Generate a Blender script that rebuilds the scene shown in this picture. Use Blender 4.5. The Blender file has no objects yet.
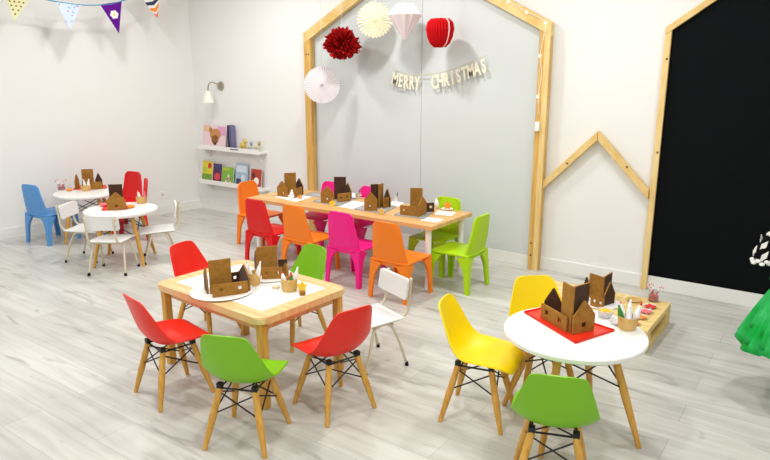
import bpy, bmesh, math, random
from mathutils import Vector, Matrix
random.seed(7)
PI = math.pi
S = bpy.context.scene
COL = S.collection

# ------------------------------------------------------------------ camera
FPX, CAMH = 640.0, 1.6
PITCH = math.atan(155 / 640.0)
YAW = math.radians(35.8)
fh = Vector((-math.sin(YAW), math.cos(YAW), 0))
RGT = Vector((math.cos(YAW), math.sin(YAW), 0))
FWD = fh * math.cos(PITCH) + Vector((0, 0, -math.sin(PITCH)))
UPV = RGT.cross(FWD)
cd = bpy.data.cameras.new('camera')
cam = bpy.data.objects.new('camera', cd)
COL.objects.link(cam)
cam.matrix_world = Matrix(((RGT.x, UPV.x, -FWD.x, 0), (RGT.y, UPV.y, -FWD.y, 0), (RGT.z, UPV.z, -FWD.z, CAMH), (0, 0, 0, 1)))
cd.sensor_width = 36.0
cd.lens = 36.0 * FPX / 770.0
cd.clip_start = 0.05
S.camera = cam


def at(px, py, z=0.0):
    """point of the horizontal plane at height z seen at a photograph pixel (used to measure the place)"""
    d = FWD + RGT * ((px - 385) / FPX) + UPV * ((230 - py) / FPX)
    t = (z - CAMH) / d.z
    return Vector((d.x * t, d.y * t, z))


def aty(px, py, y):
    d = FWD + RGT * ((px - 385) / FPX) + UPV * ((230 - py) / FPX)
    t = y / d.y
    return Vector((d.x * t, y, CAMH + d.z * t))


# ------------------------------------------------------------------ materials
def lin(c):
    return tuple(((v / 255 / 12.92) if v / 255 <= 0.04045 else ((v / 255 + 0.055) / 1.055) ** 2.4) for v in c) + (1,)


MATS = {}


def mat(name, rgb, rough=0.5, spec=0.4, metal=0.0, emit=None, es=0.0, var=0.0, scale=8.0, stretch=(1, 1, 1), rgb2=None, bump=0.0, trans=0.0, alpha=None, coat=0.0, sss=0.0):
    if name in MATS:
        return MATS[name]
    m = bpy.data.materials.new(name)
    m.use_nodes = True
    nt = m.node_tree
    b = nt.nodes['Principled BSDF']
    b.inputs['Base Color'].default_value = lin(rgb)
    b.inputs['Roughness'].default_value = rough
    b.inputs['Specular IOR Level'].default_value = spec
    b.inputs['Metallic'].default_value = metal
    b.inputs['Coat Weight'].default_value = coat
    if trans:
        b.inputs['Transmission Weight'].default_value = trans
    if alpha is not None:
        b.inputs['Alpha'].default_value = alpha
    if emit:
        b.inputs['Emission Color'].default_value = lin(emit)
        b.inputs['Emission Strength'].default_value = es
    if rgb2 or bump:
        tc = nt.nodes.new('ShaderNodeTexCoord')
        mp = nt.nodes.new('ShaderNodeMapping')
        mp.inputs['Scale'].default_value = stretch
        nt.links.new(tc.outputs['Object'], mp.inputs['Vector'])
        n = nt.nodes.new('ShaderNodeTexNoise')
        n.inputs['Scale'].default_value = scale
        n.inputs['Detail'].default_value = 4
        nt.links.new(mp.outputs[0], n.inputs['Vector'])
        if rgb2:
            r = nt.nodes.new('ShaderNodeValToRGB')
            r.color_ramp.elements[0].color = lin(rgb)
            r.color_ramp.elements[1].color = lin(rgb2)
            r.color_ramp.elements[0].position = 0.35
            r.color_ramp.elements[1].position = 0.68
            nt.links.new(n.outputs['Fac'], r.inputs['Fac'])
            nt.links.new(r.outputs[0], b.inputs['Base Color'])
        if bump:
            bp = nt.nodes.new('ShaderNodeBump')
            bp.inputs['Strength'].default_value = bump
            bp.inputs['Distance'].default_value = 0.01
            nt.links.new(n.outputs['Fac'], bp.inputs['Height'])
            nt.links.new(bp.outputs[0], b.inputs['Normal'])
    MATS[name] = m
    return m


def floor_material():
    m = bpy.data.materials.new('pale_laminate')
    m.use_nodes = True
    nt = m.node_tree
    N, L = nt.nodes, nt.links
    b = N['Principled BSDF']
    tc = N.new('ShaderNodeTexCoord')
    br = N.new('ShaderNodeTexBrick')
    br.offset = 0.37
    br.inputs['Scale'].default_value = 1.0
    br.inputs['Brick Width'].default_value = 1.28
    br.inputs['Row Height'].default_value = 0.19
    br.inputs['Mortar Size'].default_value = 0.0016
    br.inputs['Mortar Smooth'].default_value = 0.6
    br.inputs['Bias'].default_value = 0.0
    br.inputs['Color1'].default_value = lin((226, 226, 220))
    br.inputs['Color2'].default_value = lin((211, 211, 206))
    br.inputs['Mortar'].default_value = lin((178, 177, 174))
    L.new(tc.outputs['Object'], br.inputs['Vector'])

    def noise(sc, scale, det, lo, hi, c0, c1, dist=0.0):
        mp = N.new('ShaderNodeMapping')
        mp.inputs['Scale'].default_value = sc
        L.new(tc.outputs['Object'], mp.inputs['Vector'])
        n = N.new('ShaderNodeTexNoise')
        n.inputs['Scale'].default_value = scale
        n.inputs['Detail'].default_value = det
        n.inputs['Distortion'].default_value = dist
        L.new(mp.outputs[0], n.inputs['Vector'])
        r = N.new('ShaderNodeValToRGB')
        r.color_ramp.elements[0].position = lo
        r.color_ramp.elements[1].position = hi
        r.color_ramp.elements[0].color = lin(c0)
        r.color_ramp.elements[1].color = lin(c1)
        L.new(n.outputs['Fac'], r.inputs['Fac'])
        return r.outputs[0]

    def mul(a, c, f):
        x = N.new('ShaderNodeMix')
        x.data_type = 'RGBA'
        x.blend_type = 'MULTIPLY'
        x.inputs['Factor'].default_value = f
        L.new(a, x.inputs['A'])
        L.new(c, x.inputs['B'])
        return x.outputs['Result']
    g1 = noise((0.8, 9, 1), 2.2, 6, 0.3, 0.62, (205, 203, 199), (255, 255, 255), 0.6)   # long grain
    g2 = noise((1.6, 7, 1), 1.3, 3, 0.27, 0.40, (150, 146, 140), (255, 255, 255), 1.0)  # darker knots and streaks
    g3 = noise((1, 1, 1), 0.9, 2, 0.3, 0.7, (228, 227, 224), (255, 255, 255))
    c = mul(br.outputs['Color'], g1, 0.5)
    c = mul(c, g2, 0.48)
    c = mul(c, g3, 0.7)
    L.new(c, b.inputs['Base Color'])
    b.inputs['Roughness'].default_value = 0.32
    b.inputs['Specular IOR Level'].default_value = 0.45
    return m


M_WALL = mat('white_wall_paint', (240, 240, 238), 0.75, 0.2)
M_CEIL = mat('ceiling_paint', (240, 240, 238), 0.8, 0.2)
M_BASE = mat('white_gloss_trim', (240, 240, 237), 0.4, 0.4)
M_GREY = mat('pale_grey_board', (213, 219, 219), 0.5, 0.3)
M_BLACK = mat('blackboard', (7, 10, 13), 0.8, 0.12)
M_PINE = mat('pine_timber', (208, 160, 80), 0.5, 0.3, rgb2=(228, 190, 114), scale=3, stretch=(14, 14, 1.2))
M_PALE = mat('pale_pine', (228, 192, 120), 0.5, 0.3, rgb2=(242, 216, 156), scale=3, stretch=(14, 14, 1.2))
M_PINEX = mat('pine_timber_slanted', (224, 186, 112), 0.5, 0.3, rgb2=(240, 212, 150), scale=9)
M_BEECH = mat('beech_leg', (205, 150, 62), 0.45, 0.35, rgb2=(222, 172, 84), scale=4, stretch=(20, 20, 2))
M_TOPW = mat('light_wood_top', (222, 180, 118), 0.4, 0.4, rgb2=(234, 204, 150), scale=2.0, stretch=(1.5, 16, 4))
M_BUTCHER = mat('butcher_block', (214, 164, 100), 0.42, 0.4, rgb2=(234, 192, 132), scale=1.6, stretch=(1.2, 14, 3))
M_PALLET = mat('pallet_wood', (232, 198, 124), 0.6, 0.25, rgb2=(244, 220, 158), scale=2.0, stretch=(14, 1.5, 4))
M_WHITE = mat('white_lacquer', (246, 245, 242), 0.3, 0.45)
M_PAPER = mat('white_paper', (246, 245, 243), 0.8, 0.1)
M_WIRE = mat('black_wire', (18, 18, 22), 0.4, 0.4)
M_RUB = mat('black_rubber', (24, 24, 26), 0.7, 0.2)
M_CREAM = mat('cream_tube', (214, 206, 178), 0.35, 0.5)
M_SEATW = mat('white_laminate', (236, 235, 234), 0.35, 0.4)
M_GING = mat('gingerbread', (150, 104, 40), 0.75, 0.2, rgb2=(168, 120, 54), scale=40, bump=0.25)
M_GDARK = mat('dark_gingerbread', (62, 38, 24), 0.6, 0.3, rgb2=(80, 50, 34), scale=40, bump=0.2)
M_TRAYR = mat('red_tray', (240, 50, 28), 0.35, 0.45)
M_TRAYS = mat('grey_tray', (188, 190, 192), 0.35, 0.4, metal=0.2)
M_CUP = mat('bamboo_cup', (206, 164, 92), 0.55, 0.3, rgb2=(222, 186, 118), scale=8)
M_ICING = mat('white_icing_bag', (250, 250, 250), 0.35, 0.5)
M_STEEL = mat('brushed_nickel', (176, 168, 156), 0.3, 0.5, metal=0.9)
M_SHADE = mat('frosted_shade', (250, 246, 232), 0.4, 0.4)
M_GLASS = mat('clear_glass', (250, 250, 250), 0.05, 0.5, trans=0.9)
PLASTIC = {}


def plastic(n, rgb, rough=0.38, spec=0.4):
    return mat(n, rgb, rough, spec)


C_RED = plastic('red_shell', (236, 38, 22))
C_GREEN = plastic('green_shell', (126, 190, 22))
C_YEL = plastic('yellow_shell', (255, 222, 0))
P_ORANGE = plastic('orange_plastic', (252, 132, 26), 0.45)
P_PINK = plastic('pink_plastic', (248, 18, 140), 0.45)
P_LIME = plastic('lime_plastic', (178, 222, 10), 0.45)
P_RED = plastic('red_plastic', (226, 20, 22), 0.45)
P_BLUE = plastic('blue_plastic', (92, 156, 222), 0.45)
K_RED = plastic('red_candy', (222, 34, 40))
K_PINK = plastic('pink_candy', (246, 120, 130))
K_ORG = plastic('orange_candy', (250, 150, 50))
K_YEL = plastic('yellow_candy', (250, 208, 60))
K_GRN = plastic('green_candy', (60, 140, 50))


# ------------------------------------------------------------------ mesh helpers
def xf(bm, verts, M):
    bmesh.ops.transform(bm, matrix=M, verts=verts)


def box(bm, c, s, rz=0.0, bev=0.0, rot=None, mi=0):
    r = bmesh.ops.create_cube(bm, size=1.0)
    vs = r['verts']
    R = rot if rot is not None else Matrix.Rotation(rz, 4, 'Z')
    xf(bm, vs, Matrix.Translation(c) @ R @ Matrix.Diagonal((s[0], s[1], s[2], 1)))
    fs = {f for v in vs for f in v.link_faces}
    for f in fs:
        f.material_index = mi
    if bev > 0:
        es = list({e for v in vs for e in v.link_edges})
        bmesh.ops.bevel(bm, geom=es, offset=bev, segments=2, affect='EDGES', profile=0.5)


def cyl(bm, a, b, r0, r1=None, n=12, mi=0):
    a, b = Vector(a), Vector(b)
    r1 = r0 if r1 is None else r1
    d = (b - a)
    z = d.normalized()
    x = z.orthogonal().normalized()
    y = z.cross(x)
    A = [bm.verts.new(a + (x * math.cos(2 * PI * i / n) + y * math.sin(2 * PI * i / n)) * r0) for i in range(n)]
    B = [bm.verts.new(b + (x * math.cos(2 * PI * i / n) + y * math.sin(2 * PI * i / n)) * r1) for i in range(n)]
    fs = [bm.faces.new((A[i], A[(i + 1) % n], B[(i + 1) % n], B[i])) for i in range(n)]
    fs.append(bm.faces.new(A[::-1]))
    fs.append(bm.faces.new(B))
    for f in fs:
        f.material_index = mi


def tube(bm, pts, r, n=8, closed=False):
    pts = [Vector(p) for p in pts]
    k = len(pts)
    rings = []
    up = None
    for i, p in enumerate(pts):
        if closed:
            t = (pts[(i + 1) % k] - pts[i - 1]).normalized()
        else:
            t = (pts[min(i + 1, k - 1)] - pts[max(i - 1, 0)]).normalized()
        if up is None:
            up = t.orthogonal().normalized()
        up = (up - t * up.dot(t)).normalized()
        s = t.cross(up)
        rings.append([bm.verts.new(p + (up * math.cos(2 * PI * j / n) + s * math.sin(2 * PI * j / n)) * r) for j in range(n)])
    m = k if closed else k - 1
    for i in range(m):
        A, B = rings[i], rings[(i + 1) % k]
        for j in range(n):
            bm.faces.new((A[j], A[(j + 1) % n], B[(j + 1) % n], B[j]))
    if not closed:
        bm.faces.new(rings[0][::-1])
        bm.faces.new(rings[-1])


def smooth_path(pts, sub=6):
    P = [Vector(p) for p in pts]
    out = []
    for i in range(len(P) - 1):
        p0, p1, p2, p3 = P[max(i - 1, 0)], P[i], P[i + 1], P[min(i + 2, len(P) - 1)]
        for j in range(sub):
            t = j / sub
            out.append(0.5 * ((2 * p1) + (p2 - p0) * t + (2 * p0 - 5 * p1 + 4 * p2 - p3) * t * t + (3 * p1 - p0 - 3 * p2 + p3) * t ** 3))
    out.append(P[-1])
    return out


def prism(bm, pts, n, mi=0):
    """extrude a polygon (list of 3-D points) by vector n"""
    n = Vector(n)
    A = [bm.verts.new(Vector(p)) for p in pts]
    B = [bm.verts.new(Vector(p) + n) for p in pts]
    k = len(A)
    fs = [bm.faces.new(A[::-1]), bm.faces.new(B)]
    for i in range(k):
        fs.append(bm.faces.new((A[i], A[(i + 1) % k], B[(i + 1) % k], B[i])))
    for f in fs:
        f.material_index = mi
    return fs


def lathe(bm, prof, n=20, c=(0, 0, 0), cap=True, mi=0):
    c = Vector(c)
    rings = [[bm.verts.new(c + Vector((r * math.cos(2 * PI * i / n), r * math.sin(2 * PI * i / n), z))) for i in range(n)] for r, z in prof]
    fs = []
    for a, b in zip(rings, rings[1:]):
        for i in range(n):
            fs.append(bm.faces.new((a[i], a[(i + 1) % n], b[(i + 1) % n], b[i])))
    if cap:
        fs.append(bm.faces.new(rings[0][::-1]))
        fs.append(bm.faces.new(rings[-1]))
    for f in fs:
        f.material_index = mi


def ball(bm, c, r, sub=2, sc=(1, 1, 1), mi=0):
    q = bmesh.ops.create_icosphere(bm, subdivisions=sub, radius=r)
    xf(bm, q['verts'], Matrix.Translation(c) @ Matrix.Diagonal((sc[0], sc[1], sc[2], 1)))
    for f in {f for v in q['verts'] for f in v.link_faces}:
        f.material_index = mi


def mesh(bm, name, mats, smooth=None):
    bmesh.ops.recalc_face_normals(bm, faces=bm.faces[:])
    me = bpy.data.meshes.new(name)
    bm.to_mesh(me)
    bm.free()
    for m in (mats if isinstance(mats, (list, tuple)) else [mats]):
        me.materials.append(m)
    if smooth:
        me.polygons.foreach_set('use_smooth', [True] * len(me.polygons))
        if smooth is not True:
            me.set_sharp_from_angle(angle=math.radians(smooth))
    return me


def place(name, me, parent=None, loc=(0, 0, 0), rz=0.0):
    o = bpy.data.objects.new(name, me)
    COL.objects.link(o)
    if parent:
        o.parent = parent
    o.location = loc
    o.rotation_euler = (0, 0, rz)
    return o


def obj(name, bm, mats, parent=None, smooth=None, loc=(0, 0, 0), rz=0.0):
    return place(name, mesh(bm, name, mats, smooth), parent, loc, rz)


def tag(o, label, cat, group=None, kind=None):
    o['label'] = label
    o['category'] = cat
    if group:
        o['group'] = group
    if kind:
        o['kind'] = kind
    return o


def thing(name, label, cat, loc=(0, 0, 0), rz=0.0, group=None):
    return tag(place(name, None, None, loc, rz), label, cat, group)


def struct(name, bm, mats, smooth=None, loc=(0, 0, 0)):
    o = obj(name, bm, mats, None, smooth, loc)
    o['kind'] = 'structure'
    return o


def copy_thing(o, loc, rz, label):
    r = o.copy()
    COL.objects.link(r)
    r.location = loc
    r.rotation_euler = (0, 0, rz)
    r['label'] = label
    for ch in list(o.children):
        c = ch.copy()
        COL.objects.link(c)
        c.parent = r
        for g in list(ch.children):
            d = g.copy()
            COL.objects.link(d)
            d.parent = c
    return r


# ------------------------------------------------------------------ the room
CEIL = 2.85
XR, YF = 2.6, -2.0
YB = 5.0                               # face of the back wall
LW0 = Vector((-6.40, 5.03, 0))         # left wall runs slightly askew
LD = Vector((-0.37, -2.24, 0)).normalized()
LN = Vector((-LD.y, LD.x, 0))          # points into the room (+x)
if LN.x < 0:
    LN = -LN
LW1 = LW0 + LD * ((5.03 - YF) / -LD.y)

bm = bmesh.new()
box(bm, ((XR + LW1.x) / 2, (5.1 + YF) / 2, -0.05), (XR - LW1.x + .2, 5.1 - YF + .2, 0.1))
struct('floor', bm, floor_material())
bm = bmesh.new()
box(bm, ((XR + LW1.x) / 2, (5.1 + YF) / 2, CEIL + 0.05), (XR - LW1.x + .2, 5.1 - YF + .2, 0.1))
struct('ceiling', bm, M_CEIL)
bm = bmesh.new()
box(bm, ((XR - 6.6) / 2, YB + 0.05, CEIL / 2), (XR + 6.6, 0.1, CEIL))
struct('wall_back', bm, M_WALL)
bm = bmesh.new()
prism(bm, [LW0 + LD * -0.02, LW1, LW1 - LN * 0.1, LW0 - LN * 0.1 + LD * -0.02], (0, 0, CEIL))
struct('wall_left', bm, M_WALL)
bm = bmesh.new()
box(bm, (XR + 0.05, (5.1 + YF) / 2, CEIL / 2), (0.1, 5.1 - YF, CEIL))
struct('wall_right', bm, M_WALL)
bm = bmesh.new()
box(bm, ((XR + LW1.x) / 2, YF - 0.05, CEIL / 2), (XR - LW1.x + .2, 0.1, CEIL))
struct('wall_front', bm, M_WALL)
bm = bmesh.new()
box(bm, ((XR - 6.39) / 2, YB - 0.008, 0.053), (XR + 6.39, 0.016, 0.106), bev=0.004)
struct('baseboard_back', bm, M_BASE)
bm = bmesh.new()
prism(bm, [LW0 + LN * .0, LW1, LW1 + LN * .016, LW0 + LN * .016], (0, 0, 0.1))
struct('baseboard_left', bm, M_BASE)

# outlet on the left wall
t = place('wall_outlet', None, None, LW0 + LD * 0.54 + LN * 0.004 + Vector((0, 0, .225)), math.atan2(LN.y, LN.x))
tag(t, 'small white electrical outlet low on the left wall', 'outlet')
bm = bmesh.new()
box(bm, (0, 0, 0), (0.008, 0.08, 0.08), bev=0.003)
obj('cover_plate', bm, M_WHITE, t)
bm = bmesh.new()
lathe(bm, [(0.018, 0), (0.02, 0.003), (0.014, 0.003)], 14)
for v in bm.verts:
    v.co = Vector((v.co.z + 0.003, v.co.x, v.co.y))
obj('socket', bm, mat('socket_grey', (214, 214, 212), .5), t)  # pale grey socket, slightly darker than its cover plate

# ---- grey boards, blackboard and the timber outlines of houses on the back wall
XL, XRR, EAVE, SL = -4.53, -2.02, 1.995, 0.50          # big left house
APX = (XL + XRR) / 2
APZ = EAVE + (XRR - XL) / 2 * SL + 0.02


def roofz(x):
    return APZ - abs(x - APX) * SL


SEAM = -3.192
for x0, x1, lab in ((XL + .03, SEAM - .002, 'left pale grey board filling the big timber house outline'),
                    (SEAM + .002, XRR - .03, 'right pale grey board under the banner inside the timber house outline')):
    bm = bmesh.new()
    if x0 < APX < x1:
        prof = [(x0, .108), (x1, .108), (x1, roofz(x1) - .03), (APX, APZ - .03), (x0, roofz(x0) - .03)]
    else:
        prof = [(x0, .108), (x1, .108), (x1, roofz(x1) - .03), (x0, roofz(x0) - .03)]
    prism(bm, [(x, YB - .012, z) for x, z in prof], (0, .011, 0))
    tag(obj('wall_panel', bm, M_GREY), lab, 'panel')


def bar(bm, a, b, w, y0, y1):
    """timber of face width w from a to b in the wall plane, between depths y0 and y1"""
    a, b = Vector((a[0], 0, a[1])), Vector((b[0], 0, b[1]))
    d = (b - a).normalized()
    n = Vector((-d.z, 0, d.x)) * (w / 2)
    q = [a + n, b + n, b - n, a - n]
    prism(bm, [Vector((p.x, y0, p.z)) for p in q], (0, y1 - y0, 0))


def timber(bm, pts, y0, y1, mi=0):
    prism(bm, [(x, y0, z) for x, z in pts], (0, y1 - y0, 0), mi)


def house_frame(label, xl, xr, zl, zr, ax, az, w, y0, y1, posts, foot=0.0, mp=None):
    t = thing('timber_house_frame', label, 'wall frame', ((xl + xr) / 2, (y0 + y1) / 2, 0))
    o = Vector(t.location)
    sl = (az - zl) / (ax - xl)
    sr = (az - zr) / (xr - ax)
    wl = w * math.sqrt(1 + sl * sl)
    wr = w * math.sqrt(1 + sr * sr)

    def add(nm, pts, m):
        b2 = bmesh.new()
        timber(b2, pts, y0, y1)
        bmesh.ops.bevel(b2, geom=b2.edges[:], offset=.002, segments=1, affect='EDGES')
        for v in b2.verts:
            v.co -= o
        return obj(nm, b2, m, t)
    g = .0015
    if 'l' in posts:
        add('post', [(xl, foot), (xl + w, foot), (xl + w, zl + w * sl - wl), (xl, zl - wl)], mp or M_PINE)
    if 'r' in posts:
        add('post', [(xr, foot), (xr - w, foot), (xr - w, zr + w * sr - wr), (xr, zr - wr)], mp or M_PINE)
    add('rafter', [(xl, zl - wl + g), (ax - g, az - wl + g), (ax - g, az), (xl, zl)], M_PINEX)
    add('rafter', [(xr, zr - wr + g), (ax + g, az - wr + g), (ax + g, az), (xr, zr)], M_PINEX)
    return t, o


YF0, YF1 = 4.925, 4.983
t1, o1 = house_frame('large pine house outline framing the pale grey boards', XL - .03, XRR + .045, EAVE + .01, EAVE + .0, APX, APZ + .03, .09, YF0, YF1, 'lr')
tS, oS = house_frame('small pine gable outline between the big house and the blackboard', XRR + .046, -1.152, .765, .77, -1.56, 1.185, .05, YF0 + .01, YF1, '')
BXR = 0.85
bx = (-1.15 + BXR) / 2
t2, o2 = house_frame('tall pine house outline around the blackboard', -1.15, BXR, 1.925, 1.925, bx, 1.925 + (bx + 1.15) * .70, .043, 4.958, YF1, 'lr', mp=M_PALE)
# paler strip laid along the right edge of the big frame's right post
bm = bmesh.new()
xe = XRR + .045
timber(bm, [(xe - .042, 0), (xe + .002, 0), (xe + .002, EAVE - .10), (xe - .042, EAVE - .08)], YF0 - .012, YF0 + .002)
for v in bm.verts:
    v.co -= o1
obj('edge_strip', bm, M_PALE, t1)
# screw heads and knots on the frames
def knots(t, o, spots, yf):
    for x, z in spots:
        b2 = bmesh.new()
        cyl(b2, (x - o.x, yf - o.y - .0015, z), (x - o.x, yf - o.y + .004, z), .008, n=10)
        obj('timber_spot', b2, mat('dark_knot', (96, 62, 30), .5), t)  # small dark disc, used for wood knots as well as screws
knots(t1, o1, [(-4.525, 1.80), (-4.495, 1.80)], YF0)
kp = [aty(567, 163.5, YF0 + .01), aty(627, 167, YF0 + .01)]
knots(tS, oS, [(p.x, p.z) for p in kp], YF0 + .01)
kp = [aty(530.5, 255, YF0), aty(531, 243, YF0)]
knots(t1, o1, [(p.x, p.z) for p in kp], YF0)
knots(t2, o2, [(-1.122, 1.71), (-1.122, 1.05)], 4.958)
bm = bmesh.new()
y = YB - .012
x0, x1 = -1.13, BXR - .03
zt = 1.89
prism(bm, [(x0, y, .108), (x1, y, .108), (x1, y, zt), (bx, y, zt + (bx - x0) * .70), (x0, y, zt)], (0, .011, 0))
tag(obj('blackboard', bm, M_BLACK), 'large black house-shaped chalkboard on the back wall', 'chalkboard')

# fairy lights along the right side of the big frame
t = thing('fairy_lights', 'string of small white lights along the right post of the big timber house', 'string lights', (-2.0, 4.915, 1.2))
o = Vector(t.location)
cabpts = []
lights = []
for i in range(9):
    u = i / 8
    x = -2.66 + u * .64
    lights.append((x, 4.917, 2.335 - u * .34 + .006 * math.sin(i * 3)))
for i in range(5):
    lights.append((-2.035 + .010 * (-1) ** i, 4.908, 1.9 - i * .155))
bm = bmesh.new()
tube(bm, [Vector(p) - o for p in smooth_path(lights, 4)], .0025, 6)
obj('cable', bm, M_WHITE, t, True)
M_BULB = mat('bulb_glow', (255, 250, 235), .3, emit=(255, 244, 214), es=1.2)
for p in lights[::2] + [lights[10], lights[12]]:
    bm = bmesh.new()
    ball(bm, Vector(p) - o + Vector((0, -.006, 0)), .009, 2)
    obj('bulb', bm, M_BULB, t, True)
bm = bmesh.new()
box(bm, Vector((-2.035, 4.903, 1.2)) - o, (.04, .022, .075), bev=.006)
obj('battery_box', bm, M_WHITE, t)

# ------------------------------------------------------------------ paper decorations
STR = mat('thin_string', (226, 224, 218), .7)


def hang_string(t, top, z0):
    b2 = bmesh.new()
    cyl(b2, (0, 0, z0), (0, 0, top), .0022, n=6)
    return obj('string', b2, STR, t)


YD = 4.74


def rosette(label, px, py, rad, m, mdark, n, scallop, pz):
    p = aty(px, py, YD)
    t = thing('paper_fan', label, 'paper decoration', p, math.radians(39), 'paper decorations in the house outline')
    bm = bmesh.new()
    for side in (-1, 1):
        c = bm.verts.new((0, side * .02, 0))
        rin, rout = [], []
        for i in range(2 * n):
            a = PI * i / n
            pl = pz if i % 2 else -pz
            ro = rad * (1 - (scallop if i % 2 else 0))
            rin.append(bm.verts.new((math.cos(a) * rad * .12, side * .016 + pl * .2, math.sin(a) * rad * .12)))
            rout.append(bm.verts.new((math.cos(a) * ro, side * .003 + pl, math.sin(a) * ro)))
        for i in range(2 * n):
            j = (i + 1) % (2 * n)
            bm.faces.new((c, rin[i], rin[j]))
            bm.faces.new((rin[i], rout[i], rout[j], rin[j]))
    obj('pleats', bm, m, t)
    bm = bmesh.new()
    cyl(bm, (0, -.026, 0), (0, -.016, 0), rad * .09, n=14)
    obj('centre_button', bm, mdark, t)
    hang_string(t, CEIL - p.z, rad * .95)
    return t


M_FAN1 = mat('cream_paper', (247, 240, 212), .8, .1)
M_FAN2 = mat('white_lilac_paper', (240, 236, 240), .8, .1)
rosette('cream scalloped paper fan hanging at the top of the grey board', 374.5, 20, .158, M_FAN1, mat('cream_button', (236, 226, 176), .7), 30, .10, .007)
rosette('white flat paper rosette hanging by the left timber post', 322, 85, .172, M_FAN2, mat('lilac_button', (190, 182, 196), .7), 44, .01, .0025)

# tissue pom pom
p = aty(342, 44, YD)
t = thing('tissue_pompom', 'dark red fluffy tissue paper pompom hanging on the left', 'paper decoration', p, 0, 'paper decorations in the house outline')
bm = bmesh.new()
ball(bm, (0, 0, 0), .07, 2)
for i in range(330):
    z = 1 - 2 * (i + .5) / 330
    a = i * 2.39996
    d = Vector((math.sqrt(1 - z * z) * math.cos(a), math.sqrt(1 - z * z) * math.sin(a), z * .86))
    d = (d + Vector([random.uniform(-.12, .12) for _ in range(3)]))
    L = .168 * random.uniform(.85, 1.06)
    s = d.cross(Vector((random.random() - .5, random.random() - .5, random.random() - .5))).normalized()
    w = random.uniform(.016, .028)
    nn = d.cross(s).normalized() * .007
    b0 = d * .05
    vs = [b0 - s * .006, b0 + s * .006, d * L * .82 + s * w, d * L + s * w * .35 + nn, d * L * .94 + nn * 1.5, d * L * 1.0 - s * w * .4, d * L * .8 - s * w]
    ctr = bm.verts.new(d * L * .6 + nn * 2)
    V = [bm.verts.new(v) for v in vs]
    for k in range(len(V)):
        bm.faces.new((ctr, V[k], V[(k + 1) % len(V)]))
obj('tissue_petals', bm, mat('crimson_tissue', (178, 22, 26), .8, .1), t)
hang_string(t, CEIL - p.z, .10)


def honeycomb(label, px, py, prof, m, medge, n=30, zup=.1):
    p = aty(px, py, YD)
    t = thing('honeycomb_ball', label, 'paper decoration', p, 0, 'paper decorations in the house outline')
    bm = bmesh.new()
    bm2 = bmesh.new()
    for i in range(n):
        a = 2 * PI * i / n
        ca, sa = math.cos(a), math.sin(a)
        ax0 = [bm.verts.new((0, 0, z)) for r, z in prof]
        ou = [bm.verts.new((r * ca, r * sa, z)) for r, z in prof]
        for k in range(len(prof) - 1):
            bm.faces.new((ax0[k], ou[k], ou[k + 1], ax0[k + 1]))
        # zig-zag webs to the neighbouring fin
        a2 = 2 * PI * (i + 1) / n
        am = (a + a2) / 2
        for k in range(len(prof) - 1):
            r0, z0 = prof[k]
            r1, z1 = prof[k + 1]
            f = .90
            q = [(r0 * ca, r0 * sa, z0), (r1 * ca, r1 * sa, z1), (r1 * f * math.cos(am), r1 * f * math.sin(am), z1), (r0 * f * math.cos(am), r0 * f * math.sin(am), z0)]
            bm.faces.new([bm.verts.new(v) for v in q])
            q = [(r0 * math.cos(a2), r0 * math.sin(a2), z0), (r1 * math.cos(a2), r1 * math.sin(a2), z1), (r1 * f * math.cos(am), r1 * f * math.sin(am), z1), (r0 * f * math.cos(am), r0 * f * math.sin(am), z0)]
            bm.faces.new([bm.verts.new(v) for v in q])
    obj('honeycomb_paper', bm, m, t)
    if medge:
        for a in (-0.35, PI - .35):
            tube(bm2, [(r * 1.02 * math.cos(a), r * 1.02 * math.sin(a), z) for r, z in prof], .005, 6)
        obj('card_edge', bm2, medge, t, True)
    hang_string(t, CEIL - p.z, prof[-1][1] - .01)
    return t


apple = [(.012, -.112), (.05, -.118), (.085, -.085), (.108, -.03), (.118, .03), (.108, .08), (.078, .108), (.045, .112), (.015, .098)]
honeycomb('red round honeycomb ball hanging on the right above the banner', 440, 32.5, apple, mat('red_honeycomb', (196, 16, 24), .8, .1), mat('pink_card', (250, 214, 212), .7))
diam = [(.008, -.165), (.08, -.06), (.15, .04), (.115, .085), (.07, .13), (.012, .135)]
honeycomb('pale pink diamond-shaped honeycomb hanging between cream fan and red ball', 405, 20, diam, mat('blush_honeycomb', (246, 234, 238), .8, .1), None, n=13)

# ---- MERRY CHRISTMAS banner
BL, BR = aty(394, 72, 4.955), aty(486, 58, 4.955)


def banner_pt(u):
    x = BL.x + (BR.x - BL.x) * u
    z = BL.z + (BR.z - BL.z) * u - .34 * u * (1 - u) * (1.25 - .5 * u)
    return Vector((x, 4.955, z))


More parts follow.
